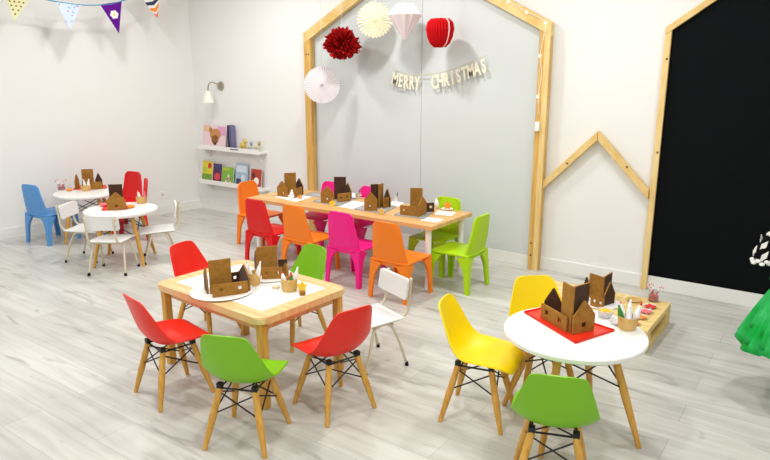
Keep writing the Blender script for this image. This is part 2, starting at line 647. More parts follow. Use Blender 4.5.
t = thing('letter_banner', 'cream letter banner reading MERRY CHRISTMAS strung across the grey board', 'banner', BL)
o = Vector(t.location)
bm = bmesh.new()
tube(bm, [banner_pt(i / 30) - o + Vector((0, 0, .02)) for i in range(31)], .003, 6)
obj('string', bm, mat('gold_string', (214, 204, 170), .6), t, True)
TXT = 'MERRY  CHRISTMAS'
M_LET = mat('cream_card_letters', (246, 240, 216), .6)
k = len(TXT)
for i, ch in enumerate(TXT):
    if ch == ' ':
        continue
    u = (i + .5) / k
    cu = bpy.data.curves.new('letter', 'FONT')
    cu.body = ch
    cu.size = .155
    cu.extrude = .003
    cu.offset = .004
    cu.align_x = 'CENTER'
    tmp = bpy.data.objects.new('letter', cu)
    COL.objects.link(tmp)
    dg = bpy.context.evaluated_depsgraph_get()
    me = bpy.data.meshes.new_from_object(tmp.evaluated_get(dg))
    bpy.data.objects.remove(tmp)
    for v in me.vertices:
        v.co = Vector((v.co.x * .60, -v.co.z, v.co.y - .105))
    me.flip_normals() if False else None
    me.materials.clear()
    me.materials.append(M_LET)
    q = banner_pt(u)
    lt = place('letter', me, t, q - o + Vector((0, -.008, .0)))
    d = banner_pt(min(u + .02, 1)) - banner_pt(max(u - .02, 0))
    lt.rotation_euler = (0, -math.atan2(d.z, d.x) * .6, 0)

# ---- triangular bunting in front of the left wall
LOFF = .36


def onleft(px, py, off):
    d = FWD + RGT * ((px - 385) / FPX) + UPV * ((230 - py) / FPX)
    P0 = LW0 + LN * off - Vector((0, 0, CAMH))
    tt = P0.dot(LN) / d.dot(LN)
    return Vector((0, 0, CAMH)) + d * tt


t = thing('bunting', 'string of triangular patterned flags high in front of the left wall', 'bunting', onleft(90, 3, LOFF))
o = Vector(t.location)
cord = [onleft(*q, LOFF) for q in ((-60, -62), (0, -14), (40, -2), (65, 3), (90, 5.2), (115, 3), (140, -7), (175, -26), (215, -52))]
bm = bmesh.new()
tube(bm, [p - o for p in smooth_path(cord, 5)], .006, 6)
obj('cord', bm, mat('blue_cord', (58, 150, 190), .7), t, True)
FL = [((3, -10), (32, -6), (14, 22)), ((55, 1.5), (81, 4.5), (70, 30)), ((100, 4.5), (121.5, 1.2), (119, 33.5)), ((138, -6), (160, -18), (157.5, 19))]


def dots_mat(name, base, dots, scale, th=.28):
    m = bpy.data.materials.new(name)
    m.use_nodes = True
    nt = m.node_tree
    tc = nt.nodes.new('ShaderNodeTexCoord')
    vo = nt.nodes.new('ShaderNodeTexVoronoi')
    vo.inputs['Scale'].default_value = scale
    nt.links.new(tc.outputs['Object'], vo.inputs['Vector'])
    r = nt.nodes.new('ShaderNodeValToRGB')
    r.color_ramp.interpolation = 'CONSTANT'
    r.color_ramp.elements[0].color = lin(dots)
    r.color_ramp.elements[1].color = lin(base)
    r.color_ramp.elements[1].position = th
    nt.links.new(vo.outputs['Distance'], r.inputs['Fac'])
    nt.links.new(r.outputs[0], nt.nodes['Principled BSDF'].inputs['Base Color'])
    nt.nodes['Principled BSDF'].inputs['Roughness'].default_value = .85
    return m


FM = [mat('pale_green_cloth', (226, 230, 182), .85, .1),
      dots_mat('pale_blue_spotted_cloth', (208, 222, 240), (164, 190, 226), 26, .3),
      mat('purple_cloth', (96, 22, 140), .85, .1), mat('white_cloth', (238, 236, 232), .85, .1)]
FLAB = ['pale green flag with brown dots', 'pale blue spotted flag', 'purple flag with a white flower', 'zigzag patterned flag']
flags = []
for (a, b, c), m, lb in zip(FL, FM, FLAB):
    A, B, Cc = onleft(*a, LOFF), onleft(*b, LOFF), onleft(*c, LOFF)
    bm = bmesh.new()
    prism(bm, [A - o, B - o, Cc - o], LN * .004)
    f = obj('flag', bm, m, t)
    f['label'] = lb
    flags.append((f, A, B, Cc))
# flower on the purple flag
f, A, B, Cc = flags[2]
ctr = (A + B) * .5 * .62 + Cc * .38 + LN * .007
u = (B - A).normalized()
v = LN.cross(u)
bm = bmesh.new()
bm2 = bmesh.new()
for i in range(6):
    a = i * PI / 3
    q = ctr + (u * math.cos(a) + v * math.sin(a)) * .026
    cyl(bm, q - o - LN * .001, q - o + LN * .002, .017, n=12)
cyl(bm2, ctr - o, ctr - o + LN * .004, .012, n=12)
obj('flower_petals', bm, M_PAPER, f)
obj('flower_centre', bm2, K_YEL, f)
# zigzags on the last flag
f, A, B, Cc = flags[3]
cols = [mat('black_cloth', (40, 42, 52), .85), mat('teal_cloth', (52, 60, 92), .85), mat('orange_cloth', (246, 140, 40), .85), mat('coral_cloth', (240, 120, 90), .85)]
for i, s0 in enumerate((.12, .34, .56, .76)):
    bm = bmesh.new()
    s1 = s0 + .12

    def fp(s, w):
        return (A * (1 - w) + B * w) * (1 - s) + Cc * s + LN * .0042
    prism(bm, [q - o for q in (fp(s0, .0), fp(s0 + .09, .5), fp(s0, 1), fp(s1, 1), fp(min(s1 + .09, .99), .5), fp(s1, 0))], LN * .002)
    obj('zigzag_band', bm, cols[i], f)
f, A, B, Cc = flags[0]
bm = bmesh.new()
for i in range(7):
    for j in range(6 - i):
        w_, s_ = (j + .6) / (6.2 - i), .06 + i * .135
        q = (A * (1 - w_) + B * w_) * (1 - s_) + Cc * s_ + LN * .003
        cyl(bm, q - o, q - o + LN * .003, .0085, n=10)
obj('dots', bm, mat('russet_dot', (170, 84, 52), .8), f)
# red and navy buttons on the blue flag
f, A, B, Cc = flags[1]
bm = bmesh.new()
for w, s in ((.1, .1), (.9, .08), (.45, .3), (.7, .45)):
    q = (A * (1 - w) + B * w) * (1 - s) + Cc * s + LN * .003
    cyl(bm, q - o, q - o + LN * .003, .006, n=10)
obj('dots', bm, mat('rose_dot', (206, 60, 80), .8), f)

# ---- wall lamp
p = aty(221, 86, YB - .001)
t = thing('wall_lamp', 'nickel wall lamp with curved arm and small white shade', 'lamp', p)
bm = bmesh.new()
cyl(bm, (0, 0, 0), (0, -.022, 0), .052, .046, 22)
obj('mount', bm, M_STEEL, t, 40)
bm = bmesh.new()
arm = smooth_path([(0, -.02, 0), (-.02, -.06, .03), (-.045, -.095, .042), (-.07, -.12, .015), (-.078, -.128, -.05)], 6)
tube(bm, arm, .008, 8)
obj('arm', bm, M_STEEL, t, True)
bm = bmesh.new()
lathe(bm, [(.02, -.04), (.032, -.06), (.055, -.12), (.066, -.17), (.06, -.17), (.05, -.12), (.027, -.06), (.016, -.045)], 22, (-.078, -.128, -.012), cap=False)
obj('lamp_shade', bm, M_SHADE, t, 50)

# ---- wall shelves with books
SH = [('upper white wall shelf holding a picture book and toy figures', .775, -6.27, -5.22), ('lower white wall shelf with books facing out', .365, -6.28, -5.20)]
for lab, z, x0, x1 in SH:
    t = thing('wall_shelf', lab, 'shelf', ((x0 + x1) / 2, YB - .001, z), 0, 'white wall shelves')
    bm = bmesh.new()
    box(bm, (0, -.06, -.014), (x1 - x0, .12, .028), bev=.003)
    obj('shelf_board', bm, M_WHITE, t)
    for sx in (-1, 1):
        bm = bmesh.new()
        x = sx * ((x1 - x0) / 2 - .09)
        prism(bm, [(x - .01, 0, -.028), (x - .01, -.10, -.028), (x - .01, -.085, -.045), (x - .01, -.012, -.13), (x - .01, 0, -.13)], (.02, 0, 0))
        obj('bracket', bm, M_WHITE, t)
    bm = bmesh.new()
    box(bm, (0, -.116, .012), (x1 - x0 - .01, .008, .024), bev=.002)
    obj('front_lip', bm, M_WHITE, t)


def book(label, x, z, w, h, th, m, y, tilt, art, rz=0.0):
    """front-facing book leaning on the wall; art = list of (x0,x1,z0,z1 fractions, material, shape)"""
    t = thing('picture_book', label, 'book', (x, y, z), rz, 'picture books on the wall shelves')
    R = Matrix.Rotation(-tilt, 4, 'X')
    bm = bmesh.new()
    box(bm, (0, 0, h / 2), (w, th, h), bev=.0015)
    xf(bm, bm.verts[:], R)
    obj('cover', bm, m, t)
    bm = bmesh.new()
    box(bm, (0, .0, h / 2), (w * 1.004, th * .6, h * 1.006))
    xf(bm, bm.verts[:], R)
    obj('pages', bm, M_PAPER, t)
    for x0, x1, z0, z1, mm, sh in art:
        bm = bmesh.new()
        cx, cz, sx, sz = ((x0 + x1) / 2 - .5) * w, (z0 + z1) / 2 * h, (x1 - x0) * w, (z1 - z0) * h
        if sh == 'r':
            box(bm, (cx, -th / 2 - .0006, cz), (sx, .0015, sz))
        elif sh == 't':
            prism(bm, [(cx - sx / 2, -th / 2 - .0014, cz - sz / 2), (cx + sx / 2, -th / 2 - .0014, cz - sz / 2), (cx, -th / 2 - .0014, cz + sz / 2)], (0, .0014, 0))
        else:
            n = 18
            prism(bm, [(cx + math.cos(2 * PI * i / n) * sx / 2, -th / 2 - .0014, cz + math.sin(2 * PI * i / n) * sz / 2) for i in range(n)], (0, .0012, 0))
        xf(bm, bm.verts[:], R)
        obj('cover_picture', bm, mm, t)
    return t


def pm(n, c):
    return mat('print_' + n, c, .5)


ZL, ZU = .366, .776
YBk = 4.935
tl = .16
def bx_at(px, z):
    return aty(px, 150 if z > .6 else 185, 4.92).x
book('yellow and green picture book at the left end of the lower shelf', -6.20, ZL, .185, .235, .012, pm('yellow', (222, 206, 60)), YBk, tl,
     [(.03, .97, .02, .35, pm('leaf', (120, 160, 60)), 'r'), (.55, .9, .62, .92, pm('red', (206, 44, 40)), 'o'), (.1, .5, .4, .7, pm('lime', (178, 200, 60)), 'o')])
book('dark purple picture book second from left on the lower shelf', -6.015, ZL, .15, .215, .012, pm('plum', (96, 34, 76)), YBk, tl,
     [(.15, .85, .08, .5, pm('rose', (214, 70, 90)), 'o'), (.1, .9, .68, .92, pm('indigo', (56, 60, 120)), 'r')])
book('green picture book with a red figure in the middle of the lower shelf', -5.835, ZL, .20, .19, .012, pm('green', (126, 178, 66)), YBk, tl,
     [(.3, .85, .05, .6, pm('cream', (240, 226, 200)), 't'), (.42, .78, .05, .4, pm('brick', (160, 40, 36)), 'o'), (.05, .6, .78, .95, pm('lime', (178, 200, 60)), 'r')])
book('pale blue picture book on the lower shelf', -5.605, ZL, .19, .25, .012, pm('sky', (164, 186, 210)), YBk, tl,
     [(.08, .92, .6, .92, pm('ice', (206, 220, 232)), 'r'), (.1, .5, .04, .3, pm('navy', (60, 70, 100)), 'r'), (.5, .85, .2, .5, pm('ice', (206, 220, 232)), 'o')])
book('red picture book with a white animal at the right end of the lower shelf', -5.36, ZL, .17, .205, .012, pm('rust', (178, 62, 44)), YBk, tl,
     [(.3, .8, .1, .55, pm('white', (240, 236, 230)), 'o'), (.1, .4, .5, .8, pm('dark', (84, 40, 34)), 'o')])
book('large pink picture book with a brown bear leaning on the upper shelf', -6.035, ZU, .40, .255, .012, pm('blush', (236, 208, 214)), YBk, tl,
     [(.02, .3, .7, .98, pm('peach', (232, 190, 150)), 'r'), (.62, .98, .55, .95, pm('orchid', (222, 160, 196)), 'r'), (.3, .78, .3, .85, pm('fur', (198, 140, 78)), 'o'), (.38, .7, .16, .55, pm('bear', (160, 104, 56)), 'o'),
      (.47, .62, .1, .28, pm('snout', (92, 54, 34)), 'o'), (.25, .4, .66, .9, pm('ear', (180, 122, 66)), 'o')])
# upright books seen by the spine
for x, w, h, m, lab in ((-5.735, .022, .27, pm('navyspine', (52, 56, 96)), 'navy book standing upright beside the pink bear book'), (-5.708, .022, .265, pm('lilacspine', (122, 118, 158)), 'lilac book standing upright right of the navy book')):
    t = thing('upright_book', lab, 'book', (x, 4.94, ZU), 0, 'picture books on the wall shelves')
    bm = bmesh.new()
    box(bm, (-w / 2 + .002, 0, h / 2), (.004, .08, h))
    box(bm, (w / 2 - .002, 0, h / 2), (.004, .08, h))
    box(bm, (0, -.038, h / 2), (w, .004, h))
    obj('cover', bm, m, t)
    bm = bmesh.new()
    box(bm, (0, .004, h / 2), (w - .009, .068, h - .01))
    obj('pages', bm, M_PAPER, t)
t = thing('flat_book', 'thin dark book lying flat on the upper shelf beside the upright books', 'book', (-5.62, 4.925, ZU), 0, 'picture books on the wall shelves')
bm = bmesh.new()
box(bm, (0, 0, .006), (.13, .10, .012), bev=.001)
obj('cover', bm, pm('slate', (96, 96, 110)), t)
# toy figures


def toy(name, label, x, body, head, sc=1.0):
    t = thing(name, label, 'toy', (x, 4.93, ZU), 0, 'small toys on the upper shelf')
    bm = bmesh.new()
    ball(bm, (0, 0, .055 * sc), .03 * sc, 2, (1.5, .8, .9))
    obj('body', bm, body, t, True)
    bm = bmesh.new()
    ball(bm, (.04 * sc, -.005, .092 * sc), .021 * sc, 2)
    for s in (-1, 1):
        ball(bm, (.036 * sc, s * .013 * sc, .114 * sc), .008 * sc, 1)
    obj('head', bm, head, t, True)
    for sx in (-1, 1):
        for sy in (-1, 1):
            bm = bmesh.new()
            cyl(bm, (sx * .028 * sc, sy * .012 * sc, 0), (sx * .026 * sc, sy * .012 * sc, .045 * sc), .008 * sc, n=8)
            obj('leg', bm, body, t)


toy('toy_animal', 'yellow toy animal on the upper shelf next to the books', -5.53, pm('toyyellow', (222, 190, 96)), pm('toyyellow', (222, 190, 96)), 1.1)
toy('toy_animal', 'grey and white toy animal in the middle of the upper shelf', -5.42, pm('toygrey', (206, 208, 206)), pm('toygrey2', (150, 158, 160)), .85)
toy('toy_animal', 'pale toy animal near the right end of the upper shelf', -5.30, pm('toybeige', (220, 214, 186)), pm('toyolive', (176, 164, 104)), .95)


# ------------------------------------------------------------------ shell chairs (moulded shell on dowel legs)
def cr(P, t):
    n = len(P) - 1
    i = min(int(t), n - 1)
    f = t - i
    p0, p1, p2, p3 = P[max(i - 1, 0)], P[i], P[i + 1], P[min(i + 2, n)]
    return tuple(.5 * (2 * b + (c - a) * f + (2 * a - 5 * b + 4 * c - d) * f * f + (3 * b - a - 3 * c + d) * f ** 3) for a, b, c, d in zip(p0, p1, p2, p3))


def shell_bm():
    # (y, z, half width, forward curl of the edge, upward curl of the edge)
    P = [(-.196, .566, .066, .006, 0), (-.194, .557, .094, .010, 0), (-.187, .53, .112, .018, 0), (-.172, .475, .130, .030, 0), (-.155, .415, .147, .040, .004),
         (-.132, .355, .160, .048, .014), (-.090, .308, .166, .044, .032), (-.02, .292, .166, .020, .042), (.06, .296, .162, .004, .032), (.12, .304, .154, 0, .016),
         (.154, .302, .142, 0, .005), (.170, .292, .124, 0, 0), (.175, .282, .096, 0, 0)]
    NU, NV = 44, 20
    bm = bmesh.new()
    g = []
    for i in range(NU + 1):
        y, z, w, cy, cz = cr(P, i / NU * (len(P) - 1))
        row = []
        for j in range(NV + 1):
            s = -1 + 2 * j / NV
            k = abs(s) ** 2.4
            row.append(bm.verts.new((s * w, y + cy * k, z + cz * k)))
        g.append(row)
    fs = []
    for i in range(NU):
        for j in range(NV):
            fs.append(bm.faces.new((g[i][j], g[i][j + 1], g[i + 1][j + 1], g[i + 1][j])))
    bmesh.ops.recalc_face_normals(bm, faces=bm.faces[:])
    bmesh.ops.solidify(bm, geom=bm.faces[:], thickness=.008)
    return bm


CACHE = {}


def cached(key, fn):
    if key not in CACHE:
        CACHE[key] = fn()
    return CACHE[key]


def shell_chair(label, x, y, deg, m):
    rz = math.radians(deg - 90)
    t = thing('shell_chair', label, 'chair', (x, y, 0), rz, 'moulded shell chairs on wooden dowel legs')
    place('shell', cached(('shell', m.name), lambda: mesh(shell_bm(), 'shell', m, 60)), t)
    TOPX, TOPF, TOPB, FX, FF, FB = .082, .075, -.085, .142, .142, -.148
    zt = .274

    def leg(sx, sy):
        bm = bmesh.new()
        a = Vector((sx * TOPX, TOPF if sy > 0 else TOPB, zt))
        b = Vector((sx * FX, FF if sy > 0 else FB, .0))
        cyl(bm, a, a.lerp(b, .5), .0145, .0165, 14)
        cyl(bm, a.lerp(b, .5), b, .0165, .0105, 14)
        for v in bm.verts:
            v.co.z = max(v.co.z, 0)
        return mesh(bm, 'leg', M_BEECH, 50)
    for sx in (-1, 1):
        for sy in (-1, 1):
            place('leg', cached(('sleg', sx, sy), lambda: leg(sx, sy)), t)

    def brace():
        bm = bmesh.new()
        T = {(sx, sy): Vector((sx * TOPX, TOPF if sy > 0 else TOPB, zt)) for sx in (-1, 1) for sy in (-1, 1)}
        F = {(sx, sy): Vector((sx * FX, FF if sy > 0 else FB, 0)) for sx in (-1, 1) for sy in (-1, 1)}
        for k in T:
            a = T[k]
            box(bm, a + Vector((0, 0, .012)), (.026, .026, .026), bev=.004)
            for k2 in T:
                if (k[0] != k2[0]) != (k[1] != k2[1]):
                    b = T[k2].lerp(F[k2], .42)
                    cyl(bm, a.lerp(F[k], .06), b, .0036, n=6)
        for (k, k2) in (((-1, -1), (1, -1)), ((-1, 1), (1, 1)), ((-1, -1), (-1, 1)), ((1, -1), (1, 1))):
            cyl(bm, T[k] + Vector((0, 0, .0)), T[k2] + Vector((0, 0, .0)), .0045, n=6)
        return mesh(bm, 'wire_brace', M_WIRE)
    place('wire_brace', cached('brace', brace), t)
    return t


shell_chair('red shell chair at the near left of the square table', -2.66, 1.825, 80, C_RED)
shell_chair('red shell chair at the right end of the square table', -1.90, 2.20, 165, C_RED)
shell_chair('red shell chair behind the far left corner of the square table', -3.165, 2.455, 10, C_RED)
shell_chair('green shell chair at the front corner of the square table, back to viewer', -2.035, 1.76, 113, C_GREEN)
shell_chair('green shell chair on the far side of the square table', -2.63, 2.695, 262, C_GREEN)
shell_chair('yellow shell chair seen side-on left of the round table', -1.28, 2.55, 13, C_YEL)
shell_chair('yellow shell chair behind the round table facing the viewer', -1.13, 2.95, 312, C_YEL)
shell_chair('green shell chair in front of the round table, back to viewer', -.785, 2.22, 111, C_GREEN)


# ------------------------------------------------------------------ white school chairs on cream tubes
def scaled(me, fy=1.04):
    for v in me.vertices:
        v.co = Vector((v.co.x * .97, v.co.y * fy, v.co.z * .90))
    return me


def school_chair(label, x, y, deg):
    rz = math.radians(deg - 90)
    t = thing('school_chair', label, 'chair', (x, y, 0), rz, 'white metal school chairs')

    def seat():
        bm = bmesh.new()
        box(bm, (0, .01, .313), (.29, .28, .012), bev=.005)
        for v in bm.verts:
            if v.co.y > .1:
                v.co.z -= .012 * (v.co.y - .1) / .05
        return scaled(mesh(bm, 'seat', M_SEATW))

    def back():
        bm = bmesh.new()
        W, Hh, n = .145, .066, 10
        pts = []
        for cx, cz, a0 in ((W - .02, Hh - .02, 0), (-W + .02, Hh - .02, PI / 2), (-W + .02, -Hh + .02, PI), (W - .02, -Hh + .02, 1.5 * PI)):
            for i in range(5):
                a = a0 + i * PI / 8
                pts.append((cx + .02 * math.cos(a), 0, cz + .02 * math.sin(a)))
        prism(bm, pts, (0, .011, 0))
        for v in bm.verts:
            v.co = Vector((v.co.x, v.co.y - .168 + .02 * (v.co.x / W) ** 2 - v.co.z * .12, v.co.z + .492))
        return scaled(mesh(bm, 'backrest', M_SEATW))

    def rivets():
        bm = bmesh.new()
        for sx in (-1, 1):
            for dz in (-.028, .028):
                cyl(bm, (sx * .118, -.146 - dz * .12, .492 + dz), (sx * .118, -.150 - dz * .12, .492 + dz), .006, n=8)
        return scaled(mesh(bm, 'rivets', M_STEEL))

    def side(sx):
        bm = bmesh.new()
        X = sx * .128
        XF = sx * .155
        tube(bm, smooth_path([(XF, .165, .012), (sx * .142, .115, .16), (X, .078, .262), (X, .045, .291), (X, 0, .297), (X, -.045, .291), (X, -.078, .262), (sx * .142, -.125, .16), (XF, -.175, .012)], 4), .0095, 8)
        return scaled(mesh(bm, 'leg_frame', M_CREAM, True), .80)

    def rail(sx):
        bm = bmesh.new()
        X = sx * .118
        tube(bm, smooth_path([(X, .13, .292), (X, .05, .300), (X, -.08, .300), (X, -.135, .315), (X, -.165, .36), (X, -.172, .44), (X, -.186, .555)], 5), .009, 8)
        return scaled(mesh(bm, 'back_tube', M_CREAM, True))

    def cap(sx, sy):
        bm = bmesh.new()
        yy = .167 if sy > 0 else -.177
        cyl(bm, (sx * .156, yy, 0), (sx * .1545, yy * .985, .026), .013, .012, 10)
        return scaled(mesh(bm, 'foot_cap', M_RUB), .80)

    def cross():
        bm = bmesh.new()
        cyl(bm, (-.128, .03, .285), (.128, .03, .285), .008, n=8)
        cyl(bm, (-.128, -.06, .283), (.128, -.06, .283), .008, n=8)
        return scaled(mesh(bm, 'cross_tube', M_CREAM))
    place('seat', cached('scs', seat), t)
    b = place('backrest', cached('scb', back), t)
    place('rivets', cached('scr', rivets), b)
    place('cross_tube', cached('scc', cross), t)
    for sx in (-1, 1):
        l = place('leg_frame', cached(('scl', sx), lambda: side(sx)), t)
        place('back_tube', cached(('sct', sx), lambda: rail(sx)), t)
        for sy in (-1, 1):
            place('foot_cap', cached(('scp', sx, sy), lambda: cap(sx, sy)), l)
    return t


school_chair('white school chair right of the square table beside the red shell chair', -2.05, 2.71, 249)
school_chair('white school chair in front of the near left round table, back to viewer', -4.858, 2.849, 125)
school_chair('white school chair left of the near left round table', -5.385, 2.94, 32)
school_chair('white school chair right of the near left round table, seen from the side', -4.85, 3.295, 236)


# ------------------------------------------------------------------ one-piece plastic chairs
def plastic_chair(label, x, y, deg, m, hs=1.0):
    rz = math.radians(deg - 90)
    t = thing('plastic_chair', label, 'chair', (x, y, 0), rz, 'moulded plastic chairs')
    ZS = .300

    def seat():
        bm = bmesh.new()
        box(bm, (0, .0, ZS - .009), (.325, .335, .018), bev=.007)
        return mesh(bm, 'seat', m, 40)

    def back():
        bm = bmesh.new()
        NZ, NX = 12, 12
        g = []
        for i in range(NZ + 1):
            u = i / NZ
            z = ZS - .045 + u * (.590 - ZS + .045)
            w = .160 - .045 * u
            if u > .93:
                w -= (u - .93) * .35
            y0 = -.150 - .062 * u - .008 * math.sin(u * PI)
            row = []
            for j in range(NX + 1):
                s = -1 + 2 * j / NX
                row.append(bm.verts.new((s * w, y0 + .016 * max(0, abs(s) - .66) / .34, z)))
            g.append(row)
        for i in range(NZ):
            for j in range(NX):
                bm.faces.new((g[i][j], g[i][j + 1], g[i + 1][j + 1], g[i + 1][j]))
        bmesh.ops.recalc_face_normals(bm, faces=bm.faces[:])
        bmesh.ops.solidify(bm, geom=bm.faces[:], thickness=.016)
        return mesh(bm, 'backrest', m, 40)

    def leg(sx, sy):
        bm = bmesh.new()
        X0, XF = .162, .172
        Y0, YFt = (.166, .176) if sy > 0 else (-.166, -.185)
        th = .016

        def outline(top, foot, wt, wf, inward):
            # profile of an arch leg in the (h, z) plane: outer edge straight, inner edge flaring into the seat
            pts = [(foot, 0), (top, ZS - .012)]
            for k in range(9):
                a = k / 8
                fl = .05 * max(0, 1 - a * 2.2) ** 2
                zz = (ZS - .030) * (1 - a) if k else ZS - .030
                zz = ZS - .030 - a * (ZS - .030)
                h = top + (foot - top) * (1 - zz / ZS)
                w = wf + (wt - wf) * (zz / ZS)
                pts.append((h + inward * (w + fl), zz))
            return pts
        # plate along the side of the chair
        sg = -1 if sy > 0 else 1
        o1 = outline(Y0, YFt, .052, .034, sg)
        A = [Vector((sx * (X0 + (XF - X0) * (1 - z / ZS)), h, z)) for h, z in o1]
        prism(bm, A, (-sx * th, 0, 0))
        o2 = outline(sx * X0, sx * XF, .050, .032, -sx)
        B = [Vector((h, Y0 + (YFt - Y0) * (1 - z / ZS), z)) for h, z in o2]
        prism(bm, B, (0, sg * th, 0))
        return mesh(bm, 'leg', m)
    k = m.name
    place('seat', cached(('ps', k), seat), t)
    place('backrest', cached(('pb', k), back), t)
    for sx in (-1, 1):
        for sy in (-1, 1):
            place('leg', cached(('pl', k, sx, sy), lambda: leg(sx, sy)), t)
    return t


plastic_chair('red plastic chair at the left of the long table front row', -3.96, 3.82, 90, P_RED)
plastic_chair('orange plastic chair between red and pink chairs at the long table', -3.53, 3.83, 90, P_ORANGE)
plastic_chair('pink plastic chair in the front row of the long table', -3.06, 3.85, 90, P_PINK)
plastic_chair('orange plastic chair at the right of the long table front row', -2.57, 3.77, 90, P_ORANGE)
plastic_chair('orange plastic chair at the left end of the long table', -4.515, 4.22, 0, P_ORANGE)
plastic_chair('lime plastic chair at the right end of the long table', -2.325, 4.20, 180, P_LIME)
plastic_chair('pink plastic chair on the far side of the long table, left one', -4.02, 4.50, 270, P_PINK)
plastic_chair('pink plastic chair on the far side of the long table, right one', -3.55, 4.50, 270, P_PINK)
plastic_chair('lime plastic chair on the far side of the long table', -2.69, 4.46, 270, P_LIME)
plastic_chair('blue plastic chair by the left wall at the far round table', -6.285, 3.085, 99, P_BLUE)
plastic_chair('red plastic chair behind the far left round table, by the wall', -6.17, 3.77, 278, P_RED)
plastic_chair('red plastic chair at the right of the far left round table', -5.74, 3.57, 238, P_RED)


# ------------------------------------------------------------------ tables
def round_table(label, x, y, r, z, rot, fr=.325):
    t = thing('round_table', label, 'table', (x, y, 0), rot, 'round white tables on dowel legs')
    bm = bmesh.new()
    lathe(bm, [(r - .012, z - .030), (r - .002, z - .022), (r, z - .006), (r - .004, z - .001), (r - .012, z)], 64)
    obj('tabletop', bm, M_WHITE, t, 40)
    T, F = [], []
    for i in range(4):
        a = i * PI / 2
        T.append(Vector((math.cos(a) * .17, math.sin(a) * .17, z - .030)))
        F.append(Vector((math.cos(a) * fr, math.sin(a) * fr, 0)))
    for a, b in zip(T, F):
        bm = bmesh.new()
        cyl(bm, a, a.lerp(b, .5), .017, .018, 14)
        cyl(bm, a.lerp(b, .5), b, .018, .012, 14)
        for v in bm.verts:
            v.co.z = max(v.co.z, 0)
        l = obj('leg', bm, M_BEECH, t, 50)
    bm = bmesh.new()
    for i in range(4):
        for j in ((i + 1) % 4, (i - 1) % 4):
            cyl(bm, T[i].lerp(F[i], .08), T[j].lerp(F[j], .42), .004, n=6)
        cyl(bm, T[i] + Vector((0, 0, -.012)), T[(i + 1) % 4] + Vector((0, 0, -.012)), .005, n=6)
        box(bm, T[i] + Vector((0, 0, -.012)), (.04, .04, .022), bev=.003)
    obj('wire_brace', bm, M_WIRE, t)
    return t


ZR = .476
round_table('white round table with a red tray of gingerbread in the right foreground', -.89, 2.70, .315, ZR, 0.0)
ZN = .47
round_table('near one of two white round tables on the left, red tray on it', -5.055, 3.08, .302, ZN, -.05, .29)
round_table('far one of two white round tables on the left, by the wall', -6.075, 3.35, .302, ZN, .115, .29)

# square-ended wooden table
TZ = .482
A = at(157, 283, TZ)
TX0, TX1, TY0, TY1 = -2.995, -2.105, 1.965, 2.58
tcx, tcy, tw, td = (TX0 + TX1) / 2, (TY0 + TY1) / 2, TX1 - TX0, TY1 - TY0
TROT = math.radians(-3.0)
t = thing('wooden_table', 'light wooden table with rounded corners and a white inset top', 'table', (tcx, tcy, 0), TROT)
bm = bmesh.new()


def rrect(w, d, r, n=6):
    pts = []
    for cx, cy, a0 in ((w / 2 - r, d / 2 - r, 0), (-w / 2 + r, d / 2 - r, PI / 2), (-w / 2 + r, -d / 2 + r, PI), (w / 2 - r, -d / 2 + r, 1.5 * PI)):
        for i in range(n + 1):
            a = a0 + i * PI / 2 / n
            pts.append((cx + r * math.cos(a), cy + r * math.sin(a)))
    return pts


def slab(bm, pts, z0, z1, bev=.004):
    fs = prism(bm, [(x, y, z0) for x, y in pts], (0, 0, z1 - z0))
    if bev:
        es = [e for f in fs[:2] for e in f.edges]
        bmesh.ops.bevel(bm, geom=list(set(es)), offset=bev, segments=2, affect='EDGES')


slab(bm, rrect(tw, td, .05), TZ - .036, TZ, .006)
obj('tabletop', bm, M_TOPW, t)
bm = bmesh.new()
slab(bm, rrect(tw - .17, td - .17, .012), TZ - .002, TZ + .0012, 0)
obj('white_inset', bm, M_WHITE, t)
for sx in (-1, 1):
    for sy in (-1, 1):
        bm = bmesh.new()
        box(bm, (sx * (tw / 2 - .042), sy * (td / 2 - .042), (TZ - .036) / 2), (.042, .042, TZ - .036), bev=.005)
        obj('leg', bm, M_BEECH, t)
bm = bmesh.new()
for p, s in (((0, td / 2 - .06, TZ - .065), (tw - .15, .02, .04)), ((0, -td / 2 + .06, TZ - .065), (tw - .15, .02, .04)), ((tw / 2 - .06, 0, TZ - .065), (.02, td - .15, .04)), ((-tw / 2 + .06, 0, TZ - .065), (.02, td - .15, .04))):
    box(bm, p, s, bev=.002)
obj('apron', bm, M_TOPW, t)

# long table
LZ = .51
LX0, LX1, LY0, LY1 = -4.40, -2.41, 3.94, 4.56
t = thing('long_table', 'long butcher-block table with white legs before the grey wall boards', 'table', ((LX0 + LX1) / 2, (LY0 + LY1) / 2, 0))
lw, ld = LX1 - LX0, LY1 - LY0
bm = bmesh.new()
box(bm, (0, 0, LZ - .016), (lw, ld, .032), bev=.003)
obj('tabletop', bm, M_BUTCHER, t)
for sx in (-1, 1):
    for sy in (-1, 1):
        bm = bmesh.new()
        cyl(bm, (sx * (lw / 2 - .07), sy * (ld / 2 - .06), 0), (sx * (lw / 2 - .07), sy * (ld / 2 - .06), LZ - .032), .024, n=20)
        obj('leg', bm, M_WHITE, t, 40)

